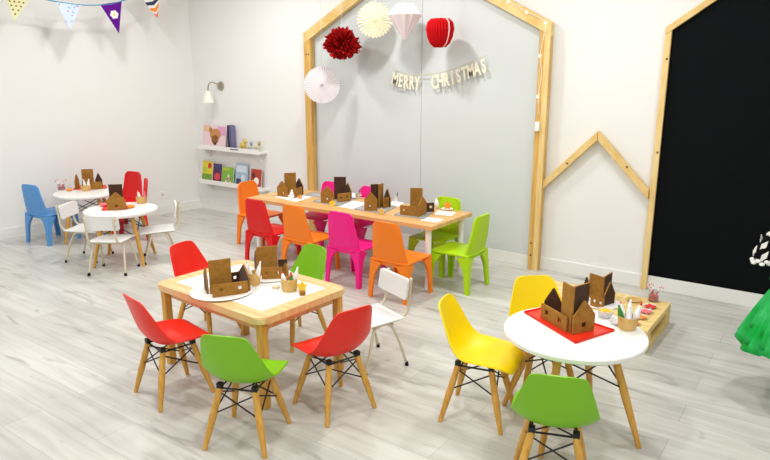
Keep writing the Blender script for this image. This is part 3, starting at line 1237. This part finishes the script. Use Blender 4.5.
# pallet used as a low table
PZ = .145
PX0, PX1, PY0, PY1 = -1.60, -.80, 3.73, 4.33
t = thing('pallet_table', 'low pale wooden pallet behind the round table with sweets on it', 'table', ((PX0 + PX1) / 2, (PY0 + PY1) / 2, 0))
pw, pd = PX1 - PX0, PY1 - PY0
n = 7
for i in range(n):
    bm = bmesh.new()
    bw = pw / n
    box(bm, (0, -pd / 2 + pd / n * (i + .5), PZ - .011), (pw, pd / n - .008, .022), bev=.002)
    obj('deck_board', bm, M_PALLET, t)
for i in range(3):
    bm = bmesh.new()
    box(bm, (-pw / 2 + .05 + i * (pw / 2 - .05), 0, PZ - .030), (.1, pd, .015), bev=.002)
    obj('stringer_board', bm, M_PALLET, t)
    for j in (0, 2):
        bm = bmesh.new()
        box(bm, (-pw / 2 + .05 + i * (pw / 2 - .05), -pd / 2 + .05 + j * (pd / 2 - .05), .062), (.1, .10, .08), bev=.002)
        obj('block', bm, M_PALLET, t)
    bm = bmesh.new()
    box(bm, (-pw / 2 + .05 + i * (pw / 2 - .05), 0, .011), (.1, pd, .022), bev=.002)
    obj('bottom_board', bm, M_PALLET, t)


# ------------------------------------------------------------------ gingerbread houses
GT = .009


def panel(A, B, h, peak=None, holes=(), dark=False, lean=0.0):
    """upright biscuit panel from A to B (world), height h, optional gable peak; holes=(u,z,size); dark = the viewer sees its dark side"""
    A, B = Vector(A), Vector(B)
    d = (B - A)
    L = d.length
    d.normalize()
    nrm = Vector((d.y, -d.x, 0))          # towards the viewer (right-hand side of A->B seen from the front)
    us, zs = {0.0, L}, {0.0, h}
    for u, z, s in holes:
        us |= {u * L - s / 2, u * L + s / 2}
        zs |= {z - s / 2, z + s / 2}
    us, zs = sorted(us), sorted(zs)

    def solid(i, j):
        if i < 0 or j < 0 or i >= len(us) - 1 or j >= len(zs) - 1:
            return False
        cu, cz = (us[i] + us[i + 1]) / 2, (zs[j] + zs[j + 1]) / 2
        return not any(abs(cu - u * L) < s / 2 and abs(cz - z) < s / 2 for u, z, s in holes)
    bm = bmesh.new()

    def P(u, z, k):
        return A + d * u + nrm * (k * GT) + nrm * (-lean * z) + Vector((0, 0, z))
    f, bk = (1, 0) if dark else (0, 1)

    def face(pts, mi):
        fc = bm.faces.new([bm.verts.new(p) for p in pts])
        fc.material_index = mi
    for i in range(len(us) - 1):
        for j in range(len(zs) - 1):
            if not solid(i, j):
                continue
            u0, u1, z0, z1 = us[i], us[i + 1], zs[j], zs[j + 1]
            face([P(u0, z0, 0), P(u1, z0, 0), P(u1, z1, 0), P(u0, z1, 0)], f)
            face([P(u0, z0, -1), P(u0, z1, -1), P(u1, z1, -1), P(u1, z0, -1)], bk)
            for (a, b, q) in (((u0, z0), (u1, z0), (i, j - 1)), ((u1, z0), (u1, z1), (i + 1, j)), ((u1, z1), (u0, z1), (i, j + 1)), ((u0, z1), (u0, z0), (i - 1, j))):
                if not solid(*q) and not (peak and q == (i, len(zs) - 1)):
                    face([P(*a, 0), P(*b, 0), P(*b, -1), P(*a, -1)], 0)
    if peak:
        m = L / 2
        pts = [(0, h), (L, h), (m + .004, peak), (m - .004, peak)]
        face([P(u, z, 0) for u, z in pts], f)
        face([P(u, z, -1) for u, z in pts][::-1], bk)
        for a, b in ((pts[1], pts[2]), (pts[2], pts[3]), (pts[3], pts[0])):
            face([P(*a, 0), P(*b, 0), P(*b, -1), P(*a, -1)], 0)
    bmesh.ops.remove_doubles(bm, verts=bm.verts[:], dist=1e-5)
    return bm


def gingerbread(label, z, pieces, group='gingerbread house kits on the tables'):
    pts = [at(*q[1], z) for q in pieces] + [at(*q[2], z) for q in pieces]
    c = sum(pts, Vector()) / len(pts)
    c.z = z
    t = thing('gingerbread_house', label, 'gingerbread house', c, 0, group)
    for q in pieces:
        kind, a, b, h = q[:4]
        kw = dict(q[4]) if len(q) > 4 else {}
        bm = panel(at(*a, z), at(*b, z), h, **kw)
        for v in bm.verts:
            v.co -= c
        obj(kind, bm, [M_GING, M_GDARK], t)
    return t


def tray(name, label, cat, z, corners, m, h=.008, group=None, lip=0.0):
    c = sum([at(*q, z) for q in corners], Vector()) / len(corners)
    bm = bmesh.new()
    P = [at(*q, z) - c for q in corners]
    fs = prism(bm, P, (0, 0, h))
    if lip:
        top = max(fs, key=lambda f: f.calc_center_median().z)
        r = bmesh.ops.inset_region(bm, faces=[top], thickness=.014)
        for v in top.verts:
            v.co.z -= h * .6
    else:
        bmesh.ops.bevel(bm, geom=bm.edges[:], offset=min(.003, h * .3), segments=2, affect='EDGES')
    o = obj(name, bm, m, loc=c)
    tag(o, label, cat, group)
    return o


def plate(label, z, px, py, r, m, h=.006, group=None, name='paper_plate', sc=1.0, rz=0):
    c = at(px, py, z)
    bm = bmesh.new()
    lathe(bm, [(r * .7, 0), (r * .96, h * .7), (r, h * .85), (r * .985, h), (r * .97, h), (r * .7, h * .35)], 40)
    for v in bm.verts:
        v.co.y *= sc
    o = obj(name, bm, m, loc=c, smooth=50, rz=rz)
    tag(o, label, 'plate', group)
    return o


def paper(label, z, corners, group='white paper sheets on the long table'):
    c = sum([at(*q, z) for q in corners], Vector()) / len(corners)
    bm = bmesh.new()
    prism(bm, [at(*q, z) - c for q in corners], (0, 0, .0015))
    tag(obj('paper_sheet', bm, M_PAPER, loc=c), label, 'paper', group)


W2 = ((.27, .035, .022), (.72, .035, .022))
# right foreground round table
ZT = ZR + .006
tray('serving_tray', 'rectangular red tray on the right foreground round table', 'tray', ZR, [(524, 313), (545, 308.5), (614.5, 331.5), (575.5, 344)], M_TRAYR, .011, lip=1)
gingerbread('gingerbread house pieces standing on the red tray in the right foreground', ZT, [
    ('side_wall', (540.5, 317), (565.5, 332), .070, dict(holes=((.22, .038, .025), (.74, .036, .025)))),
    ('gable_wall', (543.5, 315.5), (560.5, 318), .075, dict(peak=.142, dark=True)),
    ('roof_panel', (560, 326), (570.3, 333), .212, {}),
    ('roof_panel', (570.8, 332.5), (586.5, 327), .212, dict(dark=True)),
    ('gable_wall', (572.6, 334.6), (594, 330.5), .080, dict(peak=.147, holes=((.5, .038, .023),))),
])


def cup(label, z, px, py, r=.043, h=.07, items=(), group='wooden cups of icing bags'):
    c = at(px, py, z)
    t = thing('wooden_cup', label, 'cup', c, 0, group)
    bm = bmesh.new()
    lathe(bm, [(r * .82, 0), (r * .95, h * .25), (r, h * .62), (r * .98, h), (r * .88, h), (r * .88, h * .2)], 20)
    obj('cup_body', bm, M_CUP, t, 50)
    bm = bmesh.new()
    lathe(bm, [(r * 1.01, h * .70), (r * 1.03, h * .72), (r * 1.03, h * .78), (r * 1.0, h * .80)], 20, cap=False)
    obj('rim_band', bm, M_CUP, t, 50)
    return c, t


def icing_bag(label, base, lean, L=.10, r=.018, m=None, tip=None, group='icing bags in the cups'):
    t = thing('icing_bag', label, 'icing bag', base, 0, group)
    a = Vector((0, 0, 0))
    d = Vector((lean[0], lean[1], 1)).normalized()
    bm = bmesh.new()
    x = d.orthogonal().normalized()
    M = Matrix((Vector((x.x, d.cross(x).x, d.x, 0)), Vector((x.y, d.cross(x).y, d.y, 0)), Vector((x.z, d.cross(x).z, d.z, 0)), Vector((0, 0, 0, 1))))
    lathe(bm, [(r * .3, 0), (r * .75, L * .25), (r, L * .45), (r * .8, L * .68), (r * .28, L * .97), (r * .2, L)], 12)
    xf(bm, bm.verts[:], M)
    obj('bag', bm, m or M_ICING, t, True)
    bm = bmesh.new()
    lathe(bm, [(r * .34, L * .93), (r * .4, L * .95), (r * .24, L * 1.04)], 10)
    xf(bm, bm.verts[:], M)
    obj('bag_tip', bm, tip or M_ICING, t, True)


def filled_cup(where, z, px, py, bags, r=.043, h=.07):
    c, t = cup('wooden cup of icing bags ' + where, z, px, py, r, h)
    for i, (lx, ly, L, m, tip, lab) in enumerate(bags):
        icing_bag(lab, c + Vector((lx * .028, ly * .028, .013)), (lx * .34, ly * .34), L, .014, m, tip)
    return c


BW = lambda s: (M_ICING, M_ICING, s)
filled_cup('on the right edge of the foreground round table', ZR, 627, 328.5,
           [(-.7, -.2, .095, K_GRN, K_GRN, 'green icing bag in the cup on the foreground round table'), (.2, -.6, .11, M_ICING, M_ICING, 'white icing bag at the front of the foreground round table cup'),
            (.7, .3, .115, M_ICING, K_RED, 'white icing bag leaning right in the foreground round table cup'), (-.1, .7, .11, M_ICING, M_ICING, 'white icing bag at the back of the foreground round table cup'),
            (-.75, .5, .10, M_ICING, K_PINK, 'white icing bag leaning left in the foreground round table cup')], .043, .060)


def bowl(label, z, px, py, r, h, m, fill, group='bowls of sweets'):
    c = at(px, py, z)
    t = thing('sweet_bowl', label, 'bowl', c, 0, group)
    bm = bmesh.new()
    lathe(bm, [(r * .6, 0), (r * .85, h * .4), (r, h), (r * .92, h), (r * .78, h * .45), (r * .5, h * .12)], 22)
    obj('bowl_body', bm, m, t, 50)
    for i in range(9):
        a = i * 2.4
        rr = r * .62 * math.sqrt(i / 9)
        s = tag(obj('sweet', (lambda b: (ball(b, (0, 0, 0), r * .25, 2, (1, 1, .8)), b)[1])(bmesh.new()), fill, None, True,
                    loc=c + Vector((rr * math.cos(a), rr * math.sin(a), h * (.92 - .12 * (i > 4))))), 'sweet piled in the ' + label, 'sweet', 'sweets in the ' + label)
    return c


M_BOWL = mat('clear_plastic_bowl', (244, 240, 238), .25, .5, alpha=.75)
bowl('white bowl of yellow sweets on the foreground round table', ZR, 604.5, 317, .040, .036, M_BOWL, K_YEL)
plate('small clear dish beside the cup on the foreground round table', ZR, 615.5, 324, .028, M_BOWL, .014, name='small_dish')

# pallet: second house, sweets, jar
plate('white paper plate under the house on the pallet', PZ, 600, 303, .13, M_PAPER, .006)
gingerbread('gingerbread house pieces standing on the pallet behind the round table', PZ + .002, [
    ('roof_panel', (588, 297), (602.2, 302), .168, {}),
    ('roof_panel', (602.6, 301.5), (610.6, 296), .168, dict(dark=True)),
    ('gable_wall', (604, 306), (614.3, 303), .072, dict(peak=.150, dark=True)),
    ('gable_wall', (581.5, 299.5), (588.5, 301), .08, dict(peak=.160, dark=True)),
    ('side_wall', (590, 305.5), (603, 310), .070, dict(holes=((.28, .04, .020), (.74, .038, .020)))),
])


def jar(label, z, px, py, r, h, mfill, sticks, group='glass jars of candy sticks'):
    c = at(px, py, z)
    t = thing('glass_jar', label, 'jar', c, 0, group)
    bm = bmesh.new()
    lathe(bm, [(r * .95, 0), (r, h * .1), (r, h), (r * .92, h), (r * .92, h * .12)], 20)
    obj('glass_body', bm, M_GLASS, t, 50)
    bm = bmesh.new()
    lathe(bm, [(r * .88, h * .13), (r * .88, h * .6)], 16)
    tag(obj('candy_pieces', bm, mfill, None, 40, loc=c), 'red sweets filling the ' + label, 'sweets', None, 'stuff')
    return c


def cane(label, c, lean, L, group='candy canes in the jars'):
    t = thing('candy_cane', label, 'candy cane', c, 0, group)
    d = Vector((lean[0], lean[1], 1)).normalized()
    s = Vector((1, 0, 0)) if lean[0] >= 0 else Vector((-1, 0, 0))
    path = [d * L * .0, d * L * .4, d * L * .8]
    for k in range(1, 6):
        a = k * PI / 5
        path.append(d * L * .8 + s * .011 * (1 - math.cos(a)) + Vector((0, 0, .011 * math.sin(a))))
    bm = bmesh.new()
    tube(bm, path, .0042, 8)
    me = mesh(bm, 'candy_cane', [K_RED, M_ICING], True)
    for pidx, pl in enumerate(me.polygons):
        pl.material_index = (pidx // 8) % 2
    place('stick', me, t)


c = jar('glass jar on the far right corner of the pallet', PZ, 653, 301, .034, .07, K_RED, 3)
for i in range(3):
    a = i * 2.1
    cane('candy cane standing in the pallet jar', c + Vector((.016 * math.cos(a), .016 * math.sin(a), .045)), (.3 * math.cos(a), .3 * math.sin(a)), .07, 'candy canes in the pallet jar')


def sweets(label, z, px, py, n, spread, r, m, group):
    c = at(px, py, z)
    for i in range(n):
        a = i * 2.4
        rr = spread * math.sqrt((i + .3) / n)
        bm = bmesh.new()
        ball(bm, (0, 0, 0), r, 2, (1.2, .9, .75))
        tag(obj('sweet', bm, m, None, True, loc=c + Vector((rr * math.cos(a), rr * math.sin(a), r * .75))), label, 'sweet', group)


for (px, py, m, nm) in ((650, 307.5, K_RED, 'red'), (645.5, 312.5, K_PINK, 'pink'), (640, 318, K_ORG, 'orange'), (633, 324, K_ORG, 'pale orange')):
    lab = 'shallow dish of %s sweets along the right side of the pallet' % nm
    p = at(px, py, PZ)
    plate(lab, PZ, px, py, .042, M_BOWL, .014, 'sweet dishes along the pallet edge', 'sweet_dish')
    sweets('%s sweet lying in the %s dish on the pallet' % (nm, nm), PZ + .006, px, py, 9, .028, .011, m, nm + ' sweets on the pallet')
plate('pale flat wooden plate at the back of the pallet', PZ, 634, 301, .05, M_CUP, .012, name='wooden_plate')

# square table things
ZS2 = TZ + .0012
plate('large white plate under the near house on the square table', ZS2, 222, 292, .165, M_WHITE, .010, 'plates on the square table', 'dinner_plate')
ZH = ZS2 + .004
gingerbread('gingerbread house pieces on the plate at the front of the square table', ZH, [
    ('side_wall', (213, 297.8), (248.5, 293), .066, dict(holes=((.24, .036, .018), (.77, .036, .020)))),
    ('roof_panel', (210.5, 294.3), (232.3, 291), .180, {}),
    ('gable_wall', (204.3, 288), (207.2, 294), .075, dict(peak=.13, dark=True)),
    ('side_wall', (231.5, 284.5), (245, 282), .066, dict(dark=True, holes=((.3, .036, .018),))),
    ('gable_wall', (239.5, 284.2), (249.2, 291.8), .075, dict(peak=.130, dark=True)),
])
plate('white plate under the back house on the square table', ZS2, 269, 276, .135, M_WHITE, .008, 'plates on the square table', 'dinner_plate')
gingerbread('gingerbread house pieces at the back of the square table', ZH - .001, [
    ('side_wall', (262, 279.3), (282.5, 278.6), .066, dict(holes=((.22, .036, .018), (.75, .036, .018)))),
    ('roof_panel', (257.8, 276), (278, 274), .168, {}),
    ('gable_wall', (254.7, 272.5), (257.2, 276), .075, dict(peak=.14, dark=True)),
    ('side_wall', (278.5, 272.5), (287.5, 272), .078, dict(dark=True)),
    ('gable_wall', (283, 275), (287.5, 277.5), .050, dict(peak=.075, dark=False)),
])
filled_cup('beside the near house on the square table', ZS2, 252.5, 284.5,
           [(-.7, .1, .11, M_ICING, M_TRAYS, 'white icing bag leaning left in the cup by the near square table house'), (.2, -.5, .115, M_ICING, M_ICING, 'white icing bag in the middle of the cup by the near square table house'),
            (.8, .2, .125, M_ICING, M_ICING, 'white icing bag leaning right in the cup by the near square table house')], .045, .072)
filled_cup('near the right end of the square table', ZS2, 289.5, 290.5,
           [(-.8, -.1, .085, M_ICING, K_RED, 'white icing bag with red tip in the right square table cup'), (-.2, .5, .08, K_RED, K_RED, 'red icing bag in the right square table cup'),
            (.5, -.2, .08, K_GRN, K_GRN, 'green icing bag in the right square table cup'), (.5, .5, .115, M_ICING, M_ICING, 'tall white icing bag in the right square table cup')], .044, .068)
c = at(276, 288, ZS2)
bm = bmesh.new()
lathe(bm, [(.02, 0), (.022, .005), (.02, .012), (.014, .012)], 18)
tag(obj('round_biscuit', bm, mat('biscuit', (226, 206, 176), .6), loc=c, smooth=50), 'small pale round biscuit lying between the cups on the square table', 'biscuit')


def star(name, label, z, px, py, R, m, h=.014, lean=True, group=None):
    c = at(px, py, z)
    bm = bmesh.new()
    pts = [(math.cos(PI / 2 + i * PI / 5) * (R if i % 2 == 0 else R * .5), math.sin(PI / 2 + i * PI / 5) * (R if i % 2 == 0 else R * .5)) for i in range(10)]
    prism(bm, [(x, 0, y) for x, y in pts], (0, h, 0))
    bmesh.ops.bevel(bm, geom=bm.edges[:], offset=.002, segments=1, affect='EDGES')
    zmin = min(v.co.z for v in bm.verts)
    for v in bm.verts:
        v.co.z -= zmin
    o = obj(name, bm, m, loc=c, rz=YAW)
    tag(o, label, 'cookie', group)


star('star_cookie', 'yellow star-shaped biscuit by the right cup on the square table', ZS2, 302, 291.5, .032, K_YEL, .018)
bm = bmesh.new()
lathe(bm, [(.014, 0), (.017, .01), (.014, .022), (.006, .024)], 14)
tag(obj('cork', bm, M_GING, loc=at(302.5, 295, ZS2), smooth=40), 'small brown sweet in front of the yellow star on the square table', 'sweet')

# long table things, left to right
paper('white paper sheet under the leftmost house on the long table', LZ, [(275, 197), (292, 192.5), (312, 197), (296, 202)])
gingerbread('gingerbread house pieces at the left of the long table', LZ + .002, [
    ('gable_wall', (277.3, 196.2), (287.3, 197.2), .085, dict(peak=.145, holes=((.58, .035, .018),))),
    ('roof_panel', (285, 195), (296.5, 194.3), .205, {}),
    ('side_wall', (295.3, 198), (302.3, 195.2), .080, dict(holes=((.5, .045, .018),))),
    ('gable_wall', (295.5, 193.8), (303, 194.8), .085, dict(peak=.15, dark=True)),
])
icing_bag('white icing bag standing before the leftmost long table house', at(291.5, 199, LZ), (.1, 0), .085, .02)
star('star_cookie', 'orange biscuit star by the leftmost long table house', LZ, 300, 199, .024, K_ORG)
tray('baking_tray', 'grey tray right of the leftmost house on the long table', 'tray', LZ, [(305, 195.5), (313, 192.5), (330, 194.5), (322, 198)], M_TRAYS, .006, 'grey trays on the long table', 1)
tray('baking_tray', 'grey tray under the second house from left on the long table', 'tray', LZ, [(313, 202), (330, 195.5), (356, 199), (340, 206.5)], M_TRAYS, .006, 'grey trays on the long table', 1)
gingerbread('gingerbread house pieces second from the left on the long table', LZ + .003, [
    ('gable_wall', (320.8, 202.8), (334, 203.6), .090, dict(peak=.148, holes=((.48, .038, .018),))),
    ('roof_panel', (334.3, 199.5), (346.2, 199.5), .205, dict(dark=True)),
    ('gable_wall', (344.3, 197.5), (351, 199.5), .075, dict(peak=.14, dark=True)),
    ('side_wall', (337.8, 202.3), (350.5, 200.8), .075, dict(holes=((.28, .038, .018), (.76, .042, .018)))),
])
star('star_cookie', 'yellow star biscuit in front of the second long table house', LZ, 332.5, 206.3, .033, K_YEL)
paper('white paper sheet between the second and third houses on the long table', LZ, [(338, 206.5), (352, 200.5), (370, 203.5), (357, 210)])
tray('baking_tray', 'grey tray under the third house from left on the long table', 'tray', LZ, [(354, 209.5), (369, 203.5), (396, 207), (383, 214)], M_TRAYS, .006, 'grey trays on the long table', 1)
gingerbread('gingerbread house pieces third from the left on the long table', LZ + .003, [
    ('gable_wall', (364.2, 210.5), (377.3, 211), .095, dict(peak=.152, holes=((.47, .040, .018),))),
    ('roof_panel', (370.8, 207.8), (379.2, 207.6), .20, dict(dark=True)),
    ('roof_panel', (379.4, 208.3), (383.5, 206.3), .20, {}),
    ('gable_wall', (384, 205.5), (390, 207.3), .080, dict(peak=.15, dark=True)),
    ('side_wall', (383.8, 208.3), (389.8, 206.8), .085, dict(holes=((.3, .045, .018),))),
])
star('star_cookie', 'pale star biscuit in front of the third long table house', LZ, 381.5, 214.8, .033, mat('pale_cookie', (236, 190, 110), .6))
tray('baking_tray', 'grey tray under the rightmost house on the long table', 'tray', LZ, [(394, 215.3), (410, 208.5), (434, 211.5), (424, 219.5)], M_TRAYS, .006, 'grey trays on the long table', 1)
gingerbread('gingerbread house pieces at the right of the long table', LZ + .003, [
    ('side_wall', (400, 214.7), (418.3, 216.8), .078, dict(holes=((.2, .042, .018), (.75, .040, .018)))),
    ('roof_panel', (410, 211.5), (422.3, 211.8), .195, {}),
    ('gable_wall', (418.6, 217), (426.6, 213.3), .090, dict(peak=.150, holes=((.55, .040, .018),))),
    ('side_wall', (425.8, 212), (434.2, 211.6), .075, dict(dark=True, holes=((.6, .04, .022),))),
])
paper('white paper sheet at the near right corner of the long table', LZ, [(420, 220.5), (428, 217.2), (444, 219.5), (437, 222.8)])
paper('white paper sheet at the far right of the long table', LZ, [(434, 214.5), (438, 210.5), (456, 212.5), (452, 216)])
plate('white plate with orange treat at the far right of the long table', LZ, 447, 209.6, .05, M_PAPER, .01, name='small_plate')
star('star_cookie', 'orange biscuit star on the plate by the far lime chair', LZ + .01, 447.5, 209.5, .040, K_ORG)
icing_bag('white icing bag standing near the far right corner of the long table', at(437, 208.5, LZ), (-.1, 0), .085, .022)
for px, py, lab in ((358, 198.5, 'small steel cup behind the second and third long table houses'), (396, 201.5, 'small steel cup behind the third and fourth long table houses')):
    c = at(px, py, LZ)
    t = thing('steel_cup', lab, 'cup', c, 0, 'steel cups on the long table')
    bm = bmesh.new()
    lathe(bm, [(.02, 0), (.026, .05), (.028, .052), (.023, .05), (.017, .006)], 16)
    obj('cup_body', bm, mat('pale_steel', (220, 222, 220), .3, metal=.3), t, 50)
    bm = bmesh.new()
    cyl(bm, (.005, 0, .02), (.02, 0, .085), .006, n=8)
    obj('spoon_handle', bm, mat('green_handle', (110, 140, 120), .5), t)
paper('white paper sheet behind the second house on the long table', LZ, [(344, 196), (350, 192.5), (362, 195), (357, 198.5)])
paper('white paper sheet behind the third house on the long table', LZ, [(388, 204), (394, 200.5), (404, 203), (398, 207)])

# near left round table
tray('serving_tray', 'red tray on the near one of the two left round tables', 'tray', ZN, [(101.5, 210.8), (107, 203.5), (126, 203), (127.5, 209.5)], M_TRAYR, .009, lip=1)
gingerbread('gingerbread house on the red tray of the near left round table', ZN + .005, [
    ('gable_wall', (107.5, 210), (126, 209.3), .086, dict(peak=.152, holes=((.5, .030, .022),))),
    ('roof_panel', (110.3, 206.5), (124, 206), .195, dict(dark=True)),
])
filled_cup('on the near left round table', ZN, 141.5, 203.2,
           [(-.7, 0, .10, M_ICING, K_PINK, 'white icing bag leaning left in the near left round table cup'), (.1, -.4, .10, M_ICING, K_RED, 'white icing bag in the middle of the near left round table cup'), (.7, .2, .11, K_PINK, K_RED, 'pink icing bag in the near left round table cup')], .044, .062)
sweets('pink sweet on the near left round table left of the house', ZN, 104.5, 206.5, 5, .03, .022, K_PINK, 'pink sweets on the near left round table')
sweets('orange sweet on the near left round table right of the house', ZN, 130, 208, 4, .025, .020, K_ORG, 'orange sweets on the near left round table')

# far left round table
tray('serving_tray', 'red tray on the far left round table by the wall', 'tray', ZN, [(73, 190), (78, 186.5), (106, 185.6), (107, 188.5)], M_TRAYR, .009, lip=1)
gingerbread('gingerbread house pieces on the far left round table by the wall', ZN + .004, [
    ('gable_wall', (76, 189.3), (80, 187.8), .08, dict(peak=.145)),
    ('roof_panel', (83, 187.8), (94.5, 187.4), .19, {}),
    ('gable_wall', (96, 188), (103, 187.4), .08, dict(peak=.150, dark=True)),
    ('side_wall', (92, 189.3), (102.5, 188.6), .072, {}),
])
filled_cup('on the far left round table', ZN, 86.3, 190.8,
           [(-.8, 0, .10, mat('grey_bag', (70, 74, 76), .5), M_ICING, 'dark icing bag in the far left round table cup'), (.1, -.3, .10, M_ICING, M_ICING, 'white icing bag in the middle of the far left round table cup'), (.7, .2, .11, M_ICING, M_ICING, 'white icing bag leaning right in the far left round table cup')], .046, .062)
c = jar('glass jar of red sweets at the left of the far left round table', ZN, 61.8, 190.3, .036, .06, K_RED, 3)
for i in range(4):
    a = i * 1.57
    cane('candy cane standing in the far left table jar', c + Vector((.016 * math.cos(a), .016 * math.sin(a), .036)), (.5 * math.cos(a), .5 * math.sin(a)), .085, 'candy canes in the far left table jar')
sweets('orange sweet beside the jar on the far left round table', ZN, 70, 191, 3, .018, .02, K_ORG, 'orange sweets on the far left round table')

# ------------------------------------------------------------------ costume on a stand at the right edge
CX, CY = -.085, 3.57
t = thing('costume_stand', 'green tulle skirt costume with black and white top at the right edge', 'costume', (CX, CY, 0), .2)
bm = bmesh.new()
cyl(bm, (0, 0, .02), (0, 0, .80), .014, n=14)
obj('stand_pole', bm, M_WIRE, t, 40)
bm = bmesh.new()
lathe(bm, [(.055, 0), (.055, .02), (.02, .026), (.016, .03)], 28)
obj('stand_base', bm, M_WIRE, t, 40)
bm = bmesh.new()
lathe(bm, [(.085, .57), (.092, .64), (.105, .73), (.115, .83), (.10, .89), (.05, .93), (.035, .96)], 24)
for v in bm.verts:
    v.co.y *= .75
obj('bodice', bm, mat('black_velvet', (10, 10, 12), .9, .1), t, True)
M_TULLE = mat('green_tulle', (34, 214, 92), .75, .2, rgb2=(84, 234, 140), scale=12)
for layer, (z0, z1, r0, r1, ph) in enumerate(((.615, .275, .09, .235, 0), (.625, .305, .088, .228, 1.1), (.63, .37, .086, .195, 2.3), (.635, .45, .084, .15, .7))):
    bm = bmesh.new()
    n, k = 120, 9
    g = []
    for i in range(k + 1):
        u = i / k
        row = []
        for j in range(n):
            a = 2 * PI * j / n
            w = (math.sin(a * 11 + ph) * .55 + math.sin(a * 17 + ph * 2 + u) * .45)
            r = r0 + (r1 - r0) * u ** .75 + w * .022 * u
            z = z0 + (z1 - z0) * u + w * .012 * u + (math.sin(a * 5 + ph) * .014 * u)
            row.append(bm.verts.new((r * math.cos(a), r * math.sin(a), z)))
        g.append(row)
    for i in range(k):
        for j in range(n):
            bm.faces.new((g[i][j], g[i][(j + 1) % n], g[i + 1][(j + 1) % n], g[i + 1][j]))
    bmesh.ops.solidify(bm, geom=bm.faces[:], thickness=.002)
    obj('tulle_layer', bm, M_TULLE, t, True)
bm = bmesh.new()
for i in range(10):
    a = i * PI / 5
    tube(bm, smooth_path([(.09 * math.cos(a), .075 * math.sin(a), .625), (.125 * math.cos(a + .15), .11 * math.sin(a + .15), .645), (.135 * math.cos(a + .3), .12 * math.sin(a + .3), .615), (.095 * math.cos(a + .45), .08 * math.sin(a + .45), .61)], 4), .007, 6)
obj('ruffle_waistband', bm, M_TULLE, t, True)
# black sleeve with white leaf shapes
for sx in (-1, 1):
    bm = bmesh.new()
    tube(bm, smooth_path([(sx * .10, 0, .88), (sx * .15, -.01, .83), (sx * .18, -.02, .77), (sx * .19, -.03, .725)], 4), .036, 12)
    sl = obj('sleeve', bm, mat('black_velvet', (10, 10, 12), .9, .1), t, True)
    bm = bmesh.new()
    for k in range(14):
        a = k * 2.4
        z = .73 + .13 * k / 13
        ax = Vector((sx * (.19 - .07 * ((z - .725) / .15) ** 2), -.03 + .03 * (z - .725) / .15, z))
        rr = .037
        q = ax + Vector((math.cos(a) * rr, math.sin(a) * rr, 0))
        nrm = Vector((math.cos(a), math.sin(a), 0))
        tg = Vector((-math.sin(a), math.cos(a), 0))
        d1 = (tg * .6 + Vector((0, 0, 1))).normalized()
        d2 = nrm.cross(d1)
        prism(bm, [q + d1 * .032, q + d2 * .013, q - d1 * .032, q - d2 * .013], nrm * .003)
    for k in range(12):
        a = 2 * PI * k / 12
        ax = Vector((sx * .19, -.03, .718))
        q = ax + Vector((math.cos(a) * .038, math.sin(a) * .038, .006 * (-1) ** k))
        ball(bm, q, .014, 1, (1, 1, .7))
    obj('white_leaf_trim', bm, M_PAPER, sl)

# ------------------------------------------------------------------ light: recessed ceiling downlights
LP = [(-5.4, 3.35), (-4.7, 3.9), (-3.1, 3.95), (-1.5, 3.8), (-.1, 3.5), (-5.2, 1.5), (-3.3, 1.6), (-1.5, 1.5), (.3, 1.5), (-4.2, -.6), (-1.6, -.6), (1.2, -.4)]
for i, (x, y) in enumerate(LP):
    ld_ = bpy.data.lights.new('downlight', 'AREA')
    ld_.shape = 'DISK'
    ld_.size = .17
    ld_.energy = 10.8 * (.62 if i == 0 else .85 if i in (1, 4) else 1.04)
    ld_.color = (1.0, .995, .98)
    lo = bpy.data.objects.new('downlight', ld_)
    COL.objects.link(lo)
    lo.location = (x, y, CEIL - .02)

w = bpy.data.worlds.new('world')
S.world = w
w.use_nodes = True
w.node_tree.nodes['Background'].inputs[0].default_value = (1, 1, 1, 1)
w.node_tree.nodes['Background'].inputs[1].default_value = .1

S.view_settings.view_transform = 'Standard'
S.view_settings.look = 'None'
S.view_settings.gamma = 1
S.view_settings.use_curve_mapping = False
S.view_settings.exposure = 0.75
